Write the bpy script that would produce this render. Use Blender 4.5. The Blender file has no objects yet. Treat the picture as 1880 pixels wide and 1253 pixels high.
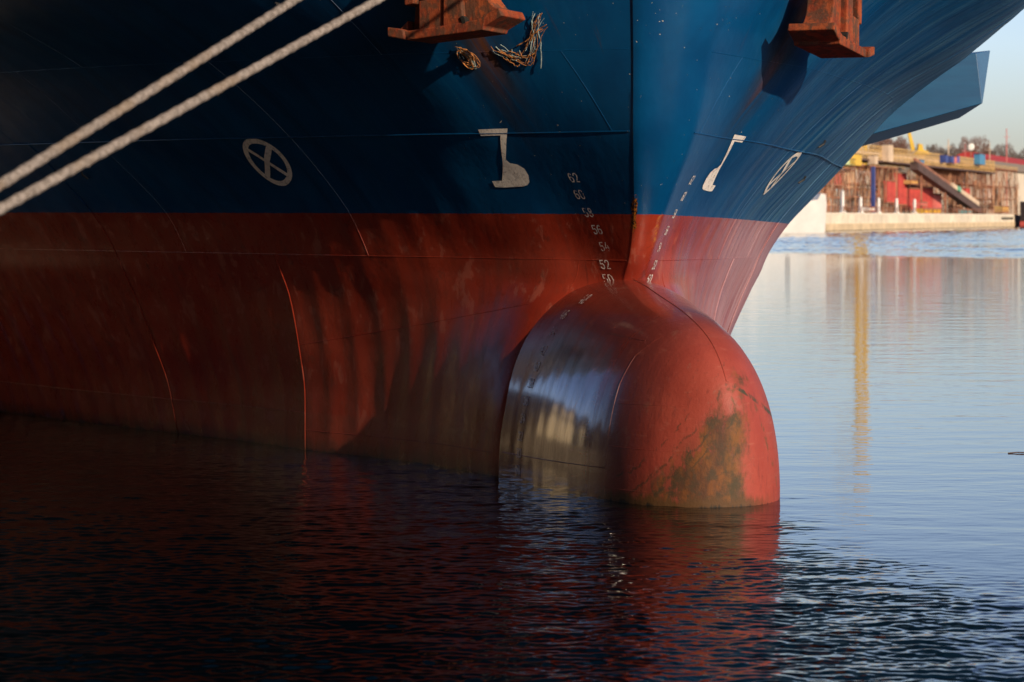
import bpy, bmesh, math, random
import numpy as np
from mathutils import Vector, Matrix
random.seed(7)
S = bpy.context.scene
COL = S.collection
R = math.radians

# ---------------------------------------------------------------- camera, sky, sun, exposure
HC = 3.0                                   # eye height above the water, metres
cam_d = bpy.data.cameras.new('camera'); cam = bpy.data.objects.new('camera', cam_d); COL.objects.link(cam)
cam.location = (0, 0, HC); cam.rotation_euler = (R(90), 0, 0)
cam_d.sensor_width = 36; cam_d.lens = 36*4440/1880.0
cam_d.shift_y = -(626.5-400)/1880.0
cam_d.clip_end = 6000; cam_d.clip_start = .1
cam_d.dof.use_dof = True; cam_d.dof.focus_distance = 27.5; cam_d.dof.aperture_fstop = 2.7
S.camera = cam

SUN_EL, SUN_AZ = R(21), R(140.5)             # azimuth clockwise from +Y
w = bpy.data.worlds.new('World'); S.world = w; w.use_nodes = True
wn, wl = w.node_tree.nodes, w.node_tree.links
sky = wn.new('ShaderNodeTexSky'); sky.sky_type = 'NISHITA'; sky.sun_disc = False
sky.sun_elevation = SUN_EL; sky.sun_rotation = SUN_AZ; sky.dust_density = .5; sky.air_density = 1.0; sky.ozone_density = 3.0
tint = wn.new('ShaderNodeMix'); tint.data_type = 'RGBA'; tint.blend_type = 'MULTIPLY'; tint.inputs[0].default_value = 1; tint.inputs[7].default_value = (.99, .90, .99, 1)
wl.new(sky.outputs[0], tint.inputs[6])
# pale haze low over the horizon, clearer overhead
tc = wn.new('ShaderNodeTexCoord'); sx = wn.new('ShaderNodeSeparateXYZ'); wl.new(tc.outputs['Generated'], sx.inputs[0])
rmp = wn.new('ShaderNodeValToRGB'); wl.new(sx.outputs[2], rmp.inputs[0])
cr = rmp.color_ramp; cr.elements[0].position = 0; cr.elements[0].color = (.5, .5, .5, 1)
for ps, v_ in ((.03, (.52, .53, .54)), (.07, (.70, .71, .72)), (.14, (.82, .80, .80)), (.25, (.52, .52, .56))):
    q_ = cr.elements.new(ps); q_.color = (*v_, 1)
cr.elements[-1].position = .6; cr.elements[-1].color = (.30, .30, .32, 1)
t2 = wn.new('ShaderNodeMix'); t2.data_type = 'RGBA'; t2.blend_type = 'MULTIPLY'; t2.inputs[0].default_value = 1
wl.new(tint.outputs[2], t2.inputs[6]); wl.new(rmp.outputs[0], t2.inputs[7])
sc2 = wn.new('ShaderNodeVectorMath'); sc2.operation = 'SCALE'; sc2.inputs[3].default_value = 2.0
wl.new(t2.outputs[2], sc2.inputs[0]); wl.new(sc2.outputs[0], wn['Background'].inputs[0]); wn['Background'].inputs[1].default_value = .12
sl = bpy.data.lights.new('sun', 'SUN'); so = bpy.data.objects.new('sun', sl); COL.objects.link(so)
sl.energy = 4.6; sl.angle = R(.53); sl.color = (1, .80, .58)
sd = Vector((math.sin(SUN_AZ)*math.cos(SUN_EL), math.cos(SUN_AZ)*math.cos(SUN_EL), math.sin(SUN_EL)))
so.rotation_euler = sd.to_track_quat('Z', 'Y').to_euler(); so.location = (20, -20, 30)
S.view_settings.view_transform = 'Standard'; S.view_settings.look = 'None'
S.view_settings.exposure = -.08; S.view_settings.gamma = 1
S.cycles.max_bounces = 6; S.cycles.caustics_reflective = False; S.cycles.caustics_refractive = False

# ---------------------------------------------------------------- helpers
def at(px, py, Y):
    return Vector(((px-940)/4440*Y, Y, HC-(py-400)/4440*Y))
def mesh_obj(name, verts, faces, mat, parent=None, smooth=False):
    me = bpy.data.meshes.new(name); me.from_pydata([tuple(v) for v in verts], [], faces); me.update()
    if smooth:
        for p in me.polygons: p.use_smooth = True
    ob = bpy.data.objects.new(name, me); COL.objects.link(ob)
    if mat: me.materials.append(mat)
    if parent: ob.parent = parent
    return ob
def empty(name, loc, label, cat, group=None, rot=(0, 0, 0)):
    o = bpy.data.objects.new(name, None); COL.objects.link(o); o.location = loc; o.rotation_euler = rot
    o.empty_display_size = .2
    return tag(o, label, cat, group)
def tag(o, label=None, cat=None, group=None, kind=None):
    if label: o['label'] = label
    if cat: o['category'] = cat
    if group: o['group'] = group
    if kind: o['kind'] = kind
    return o
class MB:
    """collects shapes for one mesh"""
    def __init__(s): s.v = []; s.f = []
    def add(s, vs, fs):
        n = len(s.v); s.v += [Vector(v) for v in vs]; s.f += [[i+n for i in f] for f in fs]
    def box(s, c, d, rot=None):
        c = Vector(c); h = Vector(d)/2; vs = []
        for sx, sy, sz in ((-1,-1,-1),(1,-1,-1),(1,1,-1),(-1,1,-1),(-1,-1,1),(1,-1,1),(1,1,1),(-1,1,1)):
            p = Vector((sx*h.x, sy*h.y, sz*h.z))
            if rot is not None: p = rot @ p
            vs.append(c+p)
        s.add(vs, [[0,3,2,1],[4,5,6,7],[0,1,5,4],[1,2,6,5],[2,3,7,6],[3,0,4,7]])
    def bar(s, a, b, wd, n=4, wd2=None):
        a, b = Vector(a), Vector(b); d = (b-a)
        if d.length < 1e-6: return
        d.normalize(); up = Vector((0,0,1)) if abs(d.z) < .9 else Vector((1,0,0))
        x = d.cross(up).normalized(); y = x.cross(d)
        w2 = wd if wd2 is None else wd2
        vs = []
        for p, r in ((a, wd/2), (b, w2/2)):
            for k in range(n):
                t = 2*math.pi*(k+.5)/n; vs.append(p + x*math.cos(t)*r*1.3 + y*math.sin(t)*r*1.3 if n == 4 else p + x*math.cos(t)*r + y*math.sin(t)*r)
        fs = [[k, (k+1) % n, n+(k+1) % n, n+k] for k in range(n)]
        s.add(vs, fs+[list(range(n))[::-1], list(range(n, 2*n))])
    def tube(s, pts, r, n=6, rf=None):
        pts = [Vector(p) for p in pts]; m = len(pts); base = len(s.v); nrm = None
        for i, p in enumerate(pts):
            d = (pts[min(i+1, m-1)]-pts[max(i-1, 0)]).normalized()
            if nrm is None:
                nrm = d.cross(Vector((0,0,1)) if abs(d.z) < .9 else Vector((1,0,0))).normalized()
            nrm = (nrm - d*nrm.dot(d)).normalized(); b = d.cross(nrm)
            for k in range(n):
                t = 2*math.pi*k/n; rr = r if rf is None else rf(i, t)
                s.v.append(p + nrm*math.cos(t)*rr + b*math.sin(t)*rr)
        for i in range(m-1):
            for k in range(n):
                a = base+i*n; s.f.append([a+k, a+(k+1) % n, a+n+(k+1) % n, a+n+k])
        s.f.append([base+k for k in range(n)][::-1]); s.f.append([base+(m-1)*n+k for k in range(n)])
    def prism(s, poly, y0, y1, M=None):
        """polygon in x,z extruded along y"""
        n = len(poly); vs = [Vector((x, y0, z)) for x, z in poly]+[Vector((x, y1, z)) for x, z in poly]
        if M is not None: vs = [M @ v for v in vs]
        s.add(vs, [list(range(n)), list(range(n, 2*n))[::-1]]+[[k, n+k, n+(k+1) % n, (k+1) % n] for k in range(n)])
    def build(s, name, mat, parent=None, bevel=0, smooth=False):
        ob = mesh_obj(name, s.v, s.f, mat, parent, smooth)
        bm = bmesh.new(); bm.from_mesh(ob.data); bmesh.ops.recalc_face_normals(bm, faces=bm.faces); bm.to_mesh(ob.data); bm.free()
        if bevel:
            m = ob.modifiers.new('bevel', 'BEVEL'); m.width = bevel; m.segments = 2; m.limit_method = 'ANGLE'
        return ob

# ---------------------------------------------------------------- materials
class NT:
    def __init__(s, name):
        s.m = bpy.data.materials.new(name); s.m.use_nodes = True; s.t = s.m.node_tree; s.n = s.t.nodes; s.l = s.t.links
        s.b = s.n['Principled BSDF']
    def put(s, sock, v):
        if isinstance(v, bpy.types.NodeSocket): s.l.new(v, sock)
        elif isinstance(v, (tuple, list)) and len(v) == 3 and sock.type == 'RGBA': sock.default_value = (*v, 1)
        else: sock.default_value = v
    def math(s, op, a, b=0.0, c=None, clamp=False):
        n = s.n.new('ShaderNodeMath'); n.operation = op; n.use_clamp = clamp
        s.put(n.inputs[0], a); s.put(n.inputs[1], b)
        if c is not None: s.put(n.inputs[2], c)
        return n.outputs[0]
    def mix(s, f, a, b):
        n = s.n.new('ShaderNodeMix'); n.data_type = 'RGBA'
        s.put(n.inputs[0], f); s.put(n.inputs[6], a); s.put(n.inputs[7], b); return n.outputs[2]
    def mixf(s, f, a, b):
        n = s.n.new('ShaderNodeMix'); n.data_type = 'FLOAT'
        s.put(n.inputs[0], f); s.put(n.inputs[2], a); s.put(n.inputs[3], b); return n.outputs[0]
    def step(s, x, a, b, lo=0.0, hi=1.0):
        n = s.n.new('ShaderNodeMapRange'); n.interpolation_type = 'SMOOTHSTEP'
        s.put(n.inputs[0], x)
        if a > b: a, b, lo, hi = b, a, hi, lo
        n.inputs[1].default_value = a; n.inputs[2].default_value = b; n.inputs[3].default_value = lo; n.inputs[4].default_value = hi
        return n.outputs[0]
    def coord(s, k='Object'):
        return s.n.new('ShaderNodeTexCoord').outputs[k]
    def mapc(s, v, sc=(1,1,1), loc=(0,0,0), rot=(0,0,0)):
        n = s.n.new('ShaderNodeMapping'); s.l.new(v, n.inputs[0])
        n.inputs[1].default_value = loc; n.inputs[2].default_value = rot; n.inputs[3].default_value = sc; return n.outputs[0]
    def noise(s, v, scale, detail=4, rough=.55, dist=0.0):
        n = s.n.new('ShaderNodeTexNoise'); s.l.new(v, n.inputs['Vector']); n.inputs['Scale'].default_value = scale
        n.inputs['Detail'].default_value = detail; n.inputs['Roughness'].default_value = rough; n.inputs['Distortion'].default_value = dist
        return n.outputs[0]
    def xyz(s, v):
        n = s.n.new('ShaderNodeSeparateXYZ'); s.l.new(v, n.inputs[0]); return n.outputs
    def comb(s, x, y, z):
        n = s.n.new('ShaderNodeCombineXYZ')
        for i, q in enumerate((x, y, z)): s.put(n.inputs[i], q)
        return n.outputs[0]
    def bump(s, h, dist, strength=1.0, prev=None):
        n = s.n.new('ShaderNodeBump'); s.put(n.inputs['Height'], h); n.inputs['Distance'].default_value = dist; s.put(n.inputs['Strength'], strength)
        if prev is not None: s.l.new(prev, n.inputs['Normal'])
        return n.outputs[0]
    def out(s, **k):
        for a, v in k.items():
            s.put(s.b.inputs[{'col':'Base Color','rough':'Roughness','metal':'Metallic','norm':'Normal','spec':'Specular IOR Level','ior':'IOR','alpha':'Alpha','coat':'Coat Weight'}[a]], v)
        return s.m

def simple(name, col, rough=.6, var=.25, scale=2.0, metal=0.0, dirt=None):
    t = NT(name); c = t.coord(); n = t.noise(c, scale, 5)
    f = t.step(n, .3, .7)
    a = tuple(x*(1-var) for x in col); b = tuple(min(1, x*(1+var)) for x in col)
    o = t.mix(f, a, b)
    if dirt:
        o = t.mix(t.step(t.noise(c, scale*3.1, 6, .65), .52, .68), o, dirt)
    return t.out(col=o, rough=rough, metal=metal, norm=t.bump(n, .01, .4))

def m_hull():
    t = NT('ship_paint'); c = t.coord(); x, y, z = t.xyz(c)
    fine = t.noise(c, 9, 6, .6); med = t.noise(c, 1.3, 5, .55)
    # streaks run along the frames (lines of equal y), so noise is stretched in z
    st = t.noise(t.mapc(c, (.12, 7, .35)), 1.0, 6, .6, .15)
    st2 = t.noise(t.mapc(c, (.3, 22, .9)), 1.0, 5, .6, .1)
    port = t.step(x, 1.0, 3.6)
    # ---- base paints
    blue = t.mix(t.step(med, .3, .75), (.0006, .050, .155), (.0012, .074, .205))
    red = t.mix(t.step(med, .3, .7), (.25, .024, .011), (.33, .042, .020))
    red = t.mix(t.math('MULTIPLY', t.step(fine, .5, .75), .45), red, (.17, .035, .022))
    # scale and repair patches on the lower red
    pat = t.noise(t.mapc(c, (1, 1, .6)), 4.4, 7, .68, .3)
    red = t.mix(t.math('MULTIPLY', t.step(pat, .56, .62), .35), red, (.46, .15, .10))
    red = t.mix(t.math('MULTIPLY', t.step(t.noise(c, 3.7, 7, .7), .60, .66), .5), red, (.12, .03, .02))
    scr = t.noise(t.mapc(c, (3, 3, 14), rot=(.5, 0, 0)), 3.0, 5, .7)
    red = t.mix(t.math('MULTIPLY', t.step(scr, .66, .70), .4), red, (.42, .12, .08))
    red = t.mix(t.math('MULTIPLY', t.step(t.noise(t.mapc(c, (6, 40, 1.2)), 1.0, 3, .6), .62, .72), .4), red, (.10, .018, .012))
    # drips
    red = t.mix(t.math('MULTIPLY', t.step(st, .52, .68), .42), red, (.16, .03, .02))
    # ---- chalky washed streaks on the port flare
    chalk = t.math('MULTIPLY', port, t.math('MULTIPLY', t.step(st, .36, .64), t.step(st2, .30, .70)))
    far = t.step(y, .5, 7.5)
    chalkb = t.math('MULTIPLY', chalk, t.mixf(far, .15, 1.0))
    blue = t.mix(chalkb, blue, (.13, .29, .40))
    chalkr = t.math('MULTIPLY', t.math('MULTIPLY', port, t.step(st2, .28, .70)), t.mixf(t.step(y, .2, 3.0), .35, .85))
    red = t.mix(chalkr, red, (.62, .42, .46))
    # ---- starboard faint streaks
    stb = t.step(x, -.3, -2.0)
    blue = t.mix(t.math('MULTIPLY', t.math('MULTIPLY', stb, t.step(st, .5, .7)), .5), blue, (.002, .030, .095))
    # ---- rust runs below the hawse pockets, on both bows
    yy = t.math('ADD', y, t.math('ADD', .22, t.math('MULTIPLY', t.math('SUBTRACT', z, 4.6), .22)))
    run = t.math('MULTIPLY', t.math('MULTIPLY', t.step(t.math('ABSOLUTE', x), .75, 1.05), t.step(t.math('ABSOLUTE', t.math('SUBTRACT', yy, .42)), .34, .02)), t.math('MULTIPLY', t.step(z, 3.35, 4.9), t.step(z, 6.6, 5.6)))
    run = t.math('MULTIPLY', run, t.step(t.noise(t.mapc(c, (.4, 9, .5)), 1, 5, .6), .30, .60))
    blue = t.mix(t.math('MULTIPLY', run, .85), blue, (.035, .028, .018))
    core = t.math('MULTIPLY', t.math('MULTIPLY', run, t.step(t.math('ABSOLUTE', t.math('SUBTRACT', yy, .42)), .13, .0)), t.step(z, 4.1, 5.0))
    blue = t.mix(t.math('MULTIPLY', core, .8), blue, (.17, .055, .02))
    ru = t.math('MULTIPLY', t.step(t.noise(t.mapc(c, (.6, 16, .55)), 1.0, 4, .6), .66, .74), t.step(t.noise(c, 1.1, 2), .48, .6))
    blue = t.mix(t.math('MULTIPLY', ru, .35), blue, (.06, .03, .02))
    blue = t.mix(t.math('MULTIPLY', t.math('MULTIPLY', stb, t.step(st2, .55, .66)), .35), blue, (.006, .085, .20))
    # soot between
    blue = t.mix(t.math('MULTIPLY', t.step(t.noise(t.mapc(c, (.5, 2.2, .6)), 1.0, 4), .55, .7), .35), blue, (.0006, .026, .09))
    # ---- boot top
    edge = t.math('ADD', 3.035, t.math('MULTIPLY', t.math('SUBTRACT', t.noise(t.mapc(c, (1, 1, 1)), 14, 3), .5), .018))
    isb = t.math('GREATER_THAN', z, edge)
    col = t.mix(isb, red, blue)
    # rust chipping along the stem bar near the boot top
    dz = t.math('ABSOLUTE', t.math('SUBTRACT', z, 3.02))
    sx = t.math('ABSOLUTE', t.math('ADD', x, t.math('ADD', .17, t.math('MULTIPLY', t.math('SUBTRACT', z, 3.0), .16))))
    chip = t.math('MULTIPLY', t.math('MULTIPLY', t.step(sx, .055, .0), t.step(dz, .42, .08)), t.step(y, .3, .0))
    chip = t.step(t.math('ADD', chip, t.math('MULTIPLY', t.math('SUBTRACT', t.noise(t.mapc(c, (1, 1, .6)), 15, 7, .75), .5), 2.6)), .62, .72)
    chip = t.math('MULTIPLY', chip, t.math('MULTIPLY', t.step(sx, .13, .05), t.step(y, .5, .2)))
    col = t.mix(chip, col, t.mix(t.step(t.noise(c, 40, 4), .42, .58), (.02, .012, .008), (.30, .10, .015)))
    sx2 = t.math('ABSOLUTE', t.math('SUBTRACT', x, .14))
    chip2 = t.math('MULTIPLY', t.math('MULTIPLY', t.step(sx2, .05, .0), t.step(t.math('ABSOLUTE', t.math('SUBTRACT', z, 2.86)), .22, .1)), t.step(t.noise(c, 26, 5, .7), .50, .56))
    col = t.mix(t.math('MULTIPLY', chip2, t.step(y, .5, .2)), col, (.45, .16, .03))
    # small chips scattered over the blue bow
    sp = t.math('MULTIPLY', t.step(t.noise(c, 17, 3, .7), .715, .73), t.step(y, 1.8, .4))
    col = t.mix(t.math('MULTIPLY', sp, isb), col, (.5, .44, .34))
    # growth line at the water
    wl_ = t.math('ADD', z, t.math('MULTIPLY', t.math('SUBTRACT', t.noise(t.mapc(c, (1, 1, .2)), 5, 5, .7), .5), .28))
    col = t.mix(t.math('MULTIPLY', t.step(wl_, .20, .05), .6), col, (.05, .022, .014))
    col = t.mix(t.step(wl_, .04, -.03), col, (.014, .014, .008))
    col = t.mix(t.math('MULTIPLY', t.step(z, .50, .44), .25), col, (.22, .075, .05))
    ro = t.mixf(isb, t.mixf(t.step(pat, .4, .7), .27, .42), .33)
    ro = t.mixf(t.math('MULTIPLY', port, t.step(st2, .35, .7)), ro, .62)
    h = t.math('ADD', t.math('MULTIPLY', fine, .25), t.noise(t.mapc(c, (1, 1, .5)), 2.2, 3))
    nb = t.bump(h, .016, .55)
    return t.out(col=col, rough=ro, norm=nb, spec=t.mixf(isb, .30, .28))

def m_bulb():
    t = NT('bulb_paint'); c = t.coord(); x, y, z = t.xyz(c)
    med = t.noise(c, 1.6, 5); fine = t.noise(c, 11, 6, .65)
    col = t.mix(t.step(med, .3, .7), (.32, .046, .028), (.39, .066, .040))
    st = t.noise(t.mapc(c, (.8, 9, .5)), 1.0, 5, .6)
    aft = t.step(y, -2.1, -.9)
    old_shade = t.step(t.math('ADD', y, t.math('MULTIPLY', t.math('SUBTRACT', t.noise(c, 2.2, 5, .6), .5), .8)), -2.6, -1.5)
    col = t.mix(t.math('MULTIPLY', old_shade, .6), col, (.10, .020, .016))  # darker maroon aft: older paint, with the sun's shade edge painted in
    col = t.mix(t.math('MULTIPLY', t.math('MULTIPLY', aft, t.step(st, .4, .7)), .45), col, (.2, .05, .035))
    col = t.mix(t.math('MULTIPLY', t.step(fine, .6, .7), .35), col, (.22, .05, .035))
    col = t.mix(t.math('MULTIPLY', t.step(t.noise(c, 4.3, 7, .7), .61, .66), .45), col, (.30, .11, .075))
    col = t.mix(t.math('MULTIPLY', t.step(t.noise(t.mapc(c, (2, 2, 9), rot=(.6, .3, 0)), 2.0, 6, .72), .56, .70), .35), col, (.46, .15, .10))
    col = t.mix(t.math('MULTIPLY', t.step(t.noise(t.mapc(c, (7, 7, 1.1)), 2.0, 5, .7), .56, .68), .45), col, (.15, .03, .022))
    # bare worn patches where weed and ochre primer show, on the nose
    nz = t.noise(c, 2.3, 6, .62, .5); nz2 = t.noise(t.mapc(c, (1, 1, .4)), 7, 6, .7)
    lim = t.math('ADD', t.math('SUBTRACT', t.math('ADD', 1.28, t.math('MULTIPLY', x, 1.35)), z), t.math('MULTIPLY', t.math('SUBTRACT', t.noise(c, 3.0, 5, .65), .5), .35))       # >0 below the slanting scrape line
    inside = t.math('MULTIPLY', t.step(lim, -.12, .20), t.step(t.math('ADD', x, t.math('MULTIPLY', t.math('SUBTRACT', t.noise(t.mapc(c, (1, 1, .7)), 4, 6, .7), .5), 1.0)), .26, .0))
    inside = t.math('MULTIPLY', inside, t.step(y, -1.55, -1.72))
    holes = t.step(t.math('ADD', t.math('ADD', t.math('MULTIPLY', nz, .55), t.math('MULTIPLY', nz2, .45)), t.math('MULTIPLY', t.step(lim, .0, .7), .13)), .46, .56)
    och = t.mix(t.step(nz2, .38, .66), (.060, .030, .012), (.20, .072, .012))
    och = t.mix(t.math('MULTIPLY', t.step(t.noise(c, 6, 6, .7), .44, .60), .85), och, (.034, .036, .016))
    low = t.step(z, 1.15, .55)
    hol2 = t.math('MAXIMUM', holes, t.math('MULTIPLY', low, .35))
    col = t.mix(t.math('MULTIPLY', t.math('MULTIPLY', inside, hol2), .92), col, och)
    # centre strip of ochre, full height of the patch
    xp = t.math('ADD', x, t.math('MULTIPLY', t.math('SUBTRACT', t.noise(t.mapc(c, (1, 1, .6)), 3.2, 6, .7), .5), .55))
    strip = t.math('MULTIPLY', t.step(t.math('ABSOLUTE', t.math('ADD', xp, -.05)), .16, .03), t.math('MULTIPLY', t.step(z, 1.30, 1.1), t.step(y, -2.1, -2.3)))
    strip = t.math('MULTIPLY', strip, t.step(t.math('ADD', nz2, t.math('MULTIPLY', low, .12)), .42, .56))
    col = t.mix(t.math('MULTIPLY', strip, .85), col, t.mix(t.step(t.noise(t.mapc(c, (1, 1, .5)), 9, 6, .7), .42, .6), (.055, .04, .015), (.20, .075, .014)))
    # dark scrape lines parallel to the slanting edge
    for off, wd, th in ((.02, .030, .47), (.24, .03, .50), (.40, .022, .52), (-.18, .018, .53)):
        ln = t.step(t.math('ABSOLUTE', t.math('ADD', t.math('SUBTRACT', lim, off), t.math('MULTIPLY', t.math('SUBTRACT', nz, .5), .16))), wd, wd*.3)
        ln = t.math('MULTIPLY', t.math('MULTIPLY', ln, t.step(x, .12, .0)), t.math('MULTIPLY', t.step(y, -1.5, -1.8), t.step(nz2, th-.04, th+.06)))
        col = t.mix(t.math('MULTIPLY', ln, .6), col, (.04, .034, .018))
    # scrapes on the other bow
    ln = t.step(t.math('ABSOLUTE', t.math('SUBTRACT', z, t.math('SUBTRACT', 1.28, t.math('MULTIPLY', x, .55)))), .035, .012)
    ln = t.math('MULTIPLY', t.math('MULTIPLY', ln, t.step(x, -.02, .05)), t.math('MULTIPLY', t.step(y, -1.2, -1.8), t.step(nz2, .44, .54)))
    col = t.mix(ln, col, (.05, .045, .02))
    ln = t.step(t.math('ABSOLUTE', t.math('SUBTRACT', x, t.math('SUBTRACT', .78, t.math('MULTIPLY', z, .42)))), .04, .015)
    ln = t.math('MULTIPLY', t.math('MULTIPLY', ln, t.step(z, 1.2, .9)), t.step(nz2, .50, .58))
    col = t.mix(t.math('MULTIPLY', ln, .7), col, (.10, .06, .02))
    # weed and rust at the waterline
    wl_ = t.math('ADD', z, t.math('MULTIPLY', t.math('SUBTRACT', t.noise(t.mapc(c, (1, 1, .15)), 5.5, 5, .7), .5), .36))
    col = t.mix(t.math('MULTIPLY', t.step(wl_, .11, .02), t.math('MULTIPLY', t.step(x, .75, .1), t.step(y, -1.5, -1.9))), col, (.10, .045, .012))
    col = t.mix(t.step(wl_, .0, -.05), col, (.012, .012, .008))
    ro = t.mixf(t.math('MULTIPLY', inside, hol2), t.mixf(t.step(y, -2.2, -1.2), .58, .2), .7)
    h = t.math('ADD', t.math('MULTIPLY', fine, .3), t.noise(t.mapc(c, (1, 2.4, .35)), 2.6, 4))
    pl = t.noise(t.mapc(c, (1, 1, 1)), 22, 5, .7)
    nb = t.bump(pl, .004, .8, t.bump(h, .012, .55))
    t.b.inputs['Coat Roughness'].default_value = .13; t.b.inputs['Coat IOR'].default_value = 3.0
    return t.out(col=col, rough=ro, norm=nb, coat=t.math('MULTIPLY', t.step(y, -1.95, -1.1), t.mixf(t.step(t.noise(t.mapc(c, (1, 5, .6)), 2.0, 5, .65), .38, .62), .7, 1.0)))

def m_mark():
    t = NT('mark_paint'); c = t.coord()
    n = t.noise(c, 16, 6, .7); n2 = t.noise(c, 2.0, 3)
    col = t.mix(t.step(n2, .4, .6), (.84, .80, .75), (.90, .85, .77))
    col = t.mix(t.math('MULTIPLY', t.step(n, .5, .62), .55), col, (.30, .29, .29))
    a = t.step(t.noise(c, 22, 5, .75), .66, .62)
    return t.out(col=col, rough=.6, alpha=a)
def m_mark_worn():
    t = NT('worn_mark_paint'); c = t.coord()
    a = t.step(t.math('ADD', t.noise(c, 30, 5, .75), t.math('MULTIPLY', t.noise(c, 4, 2), .3)), .72, .66)
    return t.out(col=(.78, .72, .67), rough=.6, alpha=a)
def m_mark_violet():
    t = NT('faded_mark_paint'); c = t.coord()
    a = t.step(t.noise(c, 28, 5, .75), .68, .62)
    t.b.inputs['Coat Roughness'].default_value = .2
    return t.out(col=(.74, .74, .84), rough=.45, alpha=a, coat=.4)
def m_rust():
    t = NT('rusty_steel'); c = t.coord()
    n = t.noise(c, 3.2, 6, .62); n2 = t.noise(t.mapc(c, (1, 1, .35)), 11, 6, .7); n3 = t.noise(c, 34, 4, .6)
    col = t.mix(t.step(n, .35, .65), (.22, .036, .014), (.38, .085, .024))
    col = t.mix(t.math('MULTIPLY', t.step(n2, .46, .62), .85), col, (.085, .038, .022))
    col = t.mix(t.math('MULTIPLY', t.step(n3, .55, .7), .5), col, (.42, .12, .05))
    col = t.mix(t.math('MULTIPLY', t.step(t.noise(c, 5.5, 5, .6), .48, .58), .75), col, (.10, .05, .03))
    h = t.math('ADD', n2, t.math('MULTIPLY', n3, .5))
    return t.out(col=col, rough=.82, norm=t.bump(h, .012, .8), spec=.3)
def m_rope():
    t = NT('mooring_rope'); c = t.coord()
    n = t.noise(c, 30, 4, .7); n2 = t.noise(c, 1.5, 3)
    col = t.mix(t.step(n, .35, .65), (.17, .145, .125), (.36, .315, .28))
    col = t.mix(t.math('MULTIPLY', t.step(n2, .5, .65), .45), col, (.24, .17, .10))
    return t.out(col=col, rough=.95, norm=t.bump(n, .004, .6), spec=.1)
def m_water():
    t = NT('water'); g = t.n.new('ShaderNodeNewGeometry').outputs['Position']; x, y, z = t.xyz(g)
    # ruffled near the quay, calm further out, breeze again towards the far shore
    lane = t.math('ADD', y, t.math('MULTIPLY', t.math('SUBTRACT', x, 2.6), 2.6))
    wob = t.math('MULTIPLY', t.math('SUBTRACT', t.noise(t.mapc(g, (.35, .12, 1)), 1, 4), .5), 9.0)
    near = t.step(t.math('ADD', lane, wob), 27.0, 19.5)
    farb = t.step(t.math('ADD', y, t.math('MULTIPLY', t.math('SUBTRACT', t.noise(t.mapc(g, (.03, .01, 1)), 1, 3), .5), 30)), 162, 176)
    r1 = t.noise(t.mapc(g, (4.6, 6.6, 1), rot=(0, 0, .15)), 1.0, 4, .55, .25)
    r2 = t.noise(t.mapc(g, (13, 17, 1), rot=(0, 0, -.2)), 1.0, 2, .5, .2)
    sw = t.noise(t.mapc(g, (.8, 1.5, 1), rot=(0, 0, .3)), 1.0, 3, .5)
    calm = t.noise(t.mapc(g, (.5, .9, 1)), 1.0, 3, .55)
    h = t.math('MULTIPLY', t.math('MULTIPLY', r1, .0022), t.mixf(near, 1.0, .6))
    h = t.math('ADD', h, t.math('MULTIPLY', sw, t.mixf(near, .006, .0)))
    h = t.math('ADD', h, t.math('MULTIPLY', calm, t.math('MULTIPLY', t.mixf(near, .012, .002), t.step(y, 40, 110, 1.0, 2.2))))
    h = t.math('ADD', h, t.math('MULTIPLY', t.noise(t.mapc(g, (1.6, 3.2, 1)), 1.0, 2), t.mixf(near, .0035, .0)))
    fw = t.noise(t.mapc(g, (.9, 1.3, 1)), 1.0, 3, .6)
    h = t.math('ADD', h, t.math('MULTIPLY', fw, 0.0))
    n = t.bump(h, 1.0, 1.0)
    ro = .015
    return t.out(col=(.0006, .0016, .0022), rough=ro, norm=n, ior=1.333, spec=.5)
# ---------------------------------------------------------------- hull form (metres; x to port, y aft, z up from the water)
def pchip(x, y, xi):
    x = np.asarray(x, float); y = np.asarray(y, float); h = np.diff(x); d = np.diff(y)/h
    m = np.zeros_like(y); m[0] = d[0]; m[-1] = d[-1]
    for i in range(1, len(x)-1):
        if d[i-1]*d[i] > 0:
            w1 = 2*h[i]+h[i-1]; w2 = h[i]+2*h[i-1]; m[i] = (w1+w2)/(w1/d[i-1]+w2/d[i])
    xi = np.asarray(xi, float); k = np.clip(np.searchsorted(x, xi, side='right')-1, 0, len(x)-2)
    t = np.clip((xi-x[k])/h[k], 0, 1)
    return y[k]*(1+2*t)*(1-t)**2+m[k]*h[k]*t*(1-t)**2+y[k+1]*t*t*(3-2*t)+m[k+1]*h[k]*t*t*(t-1)
ZL=[-2.5,0,.7,1.3,1.7,2.0,2.27,2.5,3.0,3.45,4.0,4.8,5.6,6.4,8,10,11.2]
UN=[.3,.3,.3,.3,.28,.2,.05,-.15,-.44,-.68,-.95,-1.18,-1.38,-1.6,-2.3,-3.3,-3.9]
HW=[.1,.1,.1,.1,.1,.1,.12,.13,.18,.27,.38,.47,.56,.65,.8,1.0,1.1]
US=[.45,.75,1.5,3.1,4.6,6.1,7.4,10,14,20,40]
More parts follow.
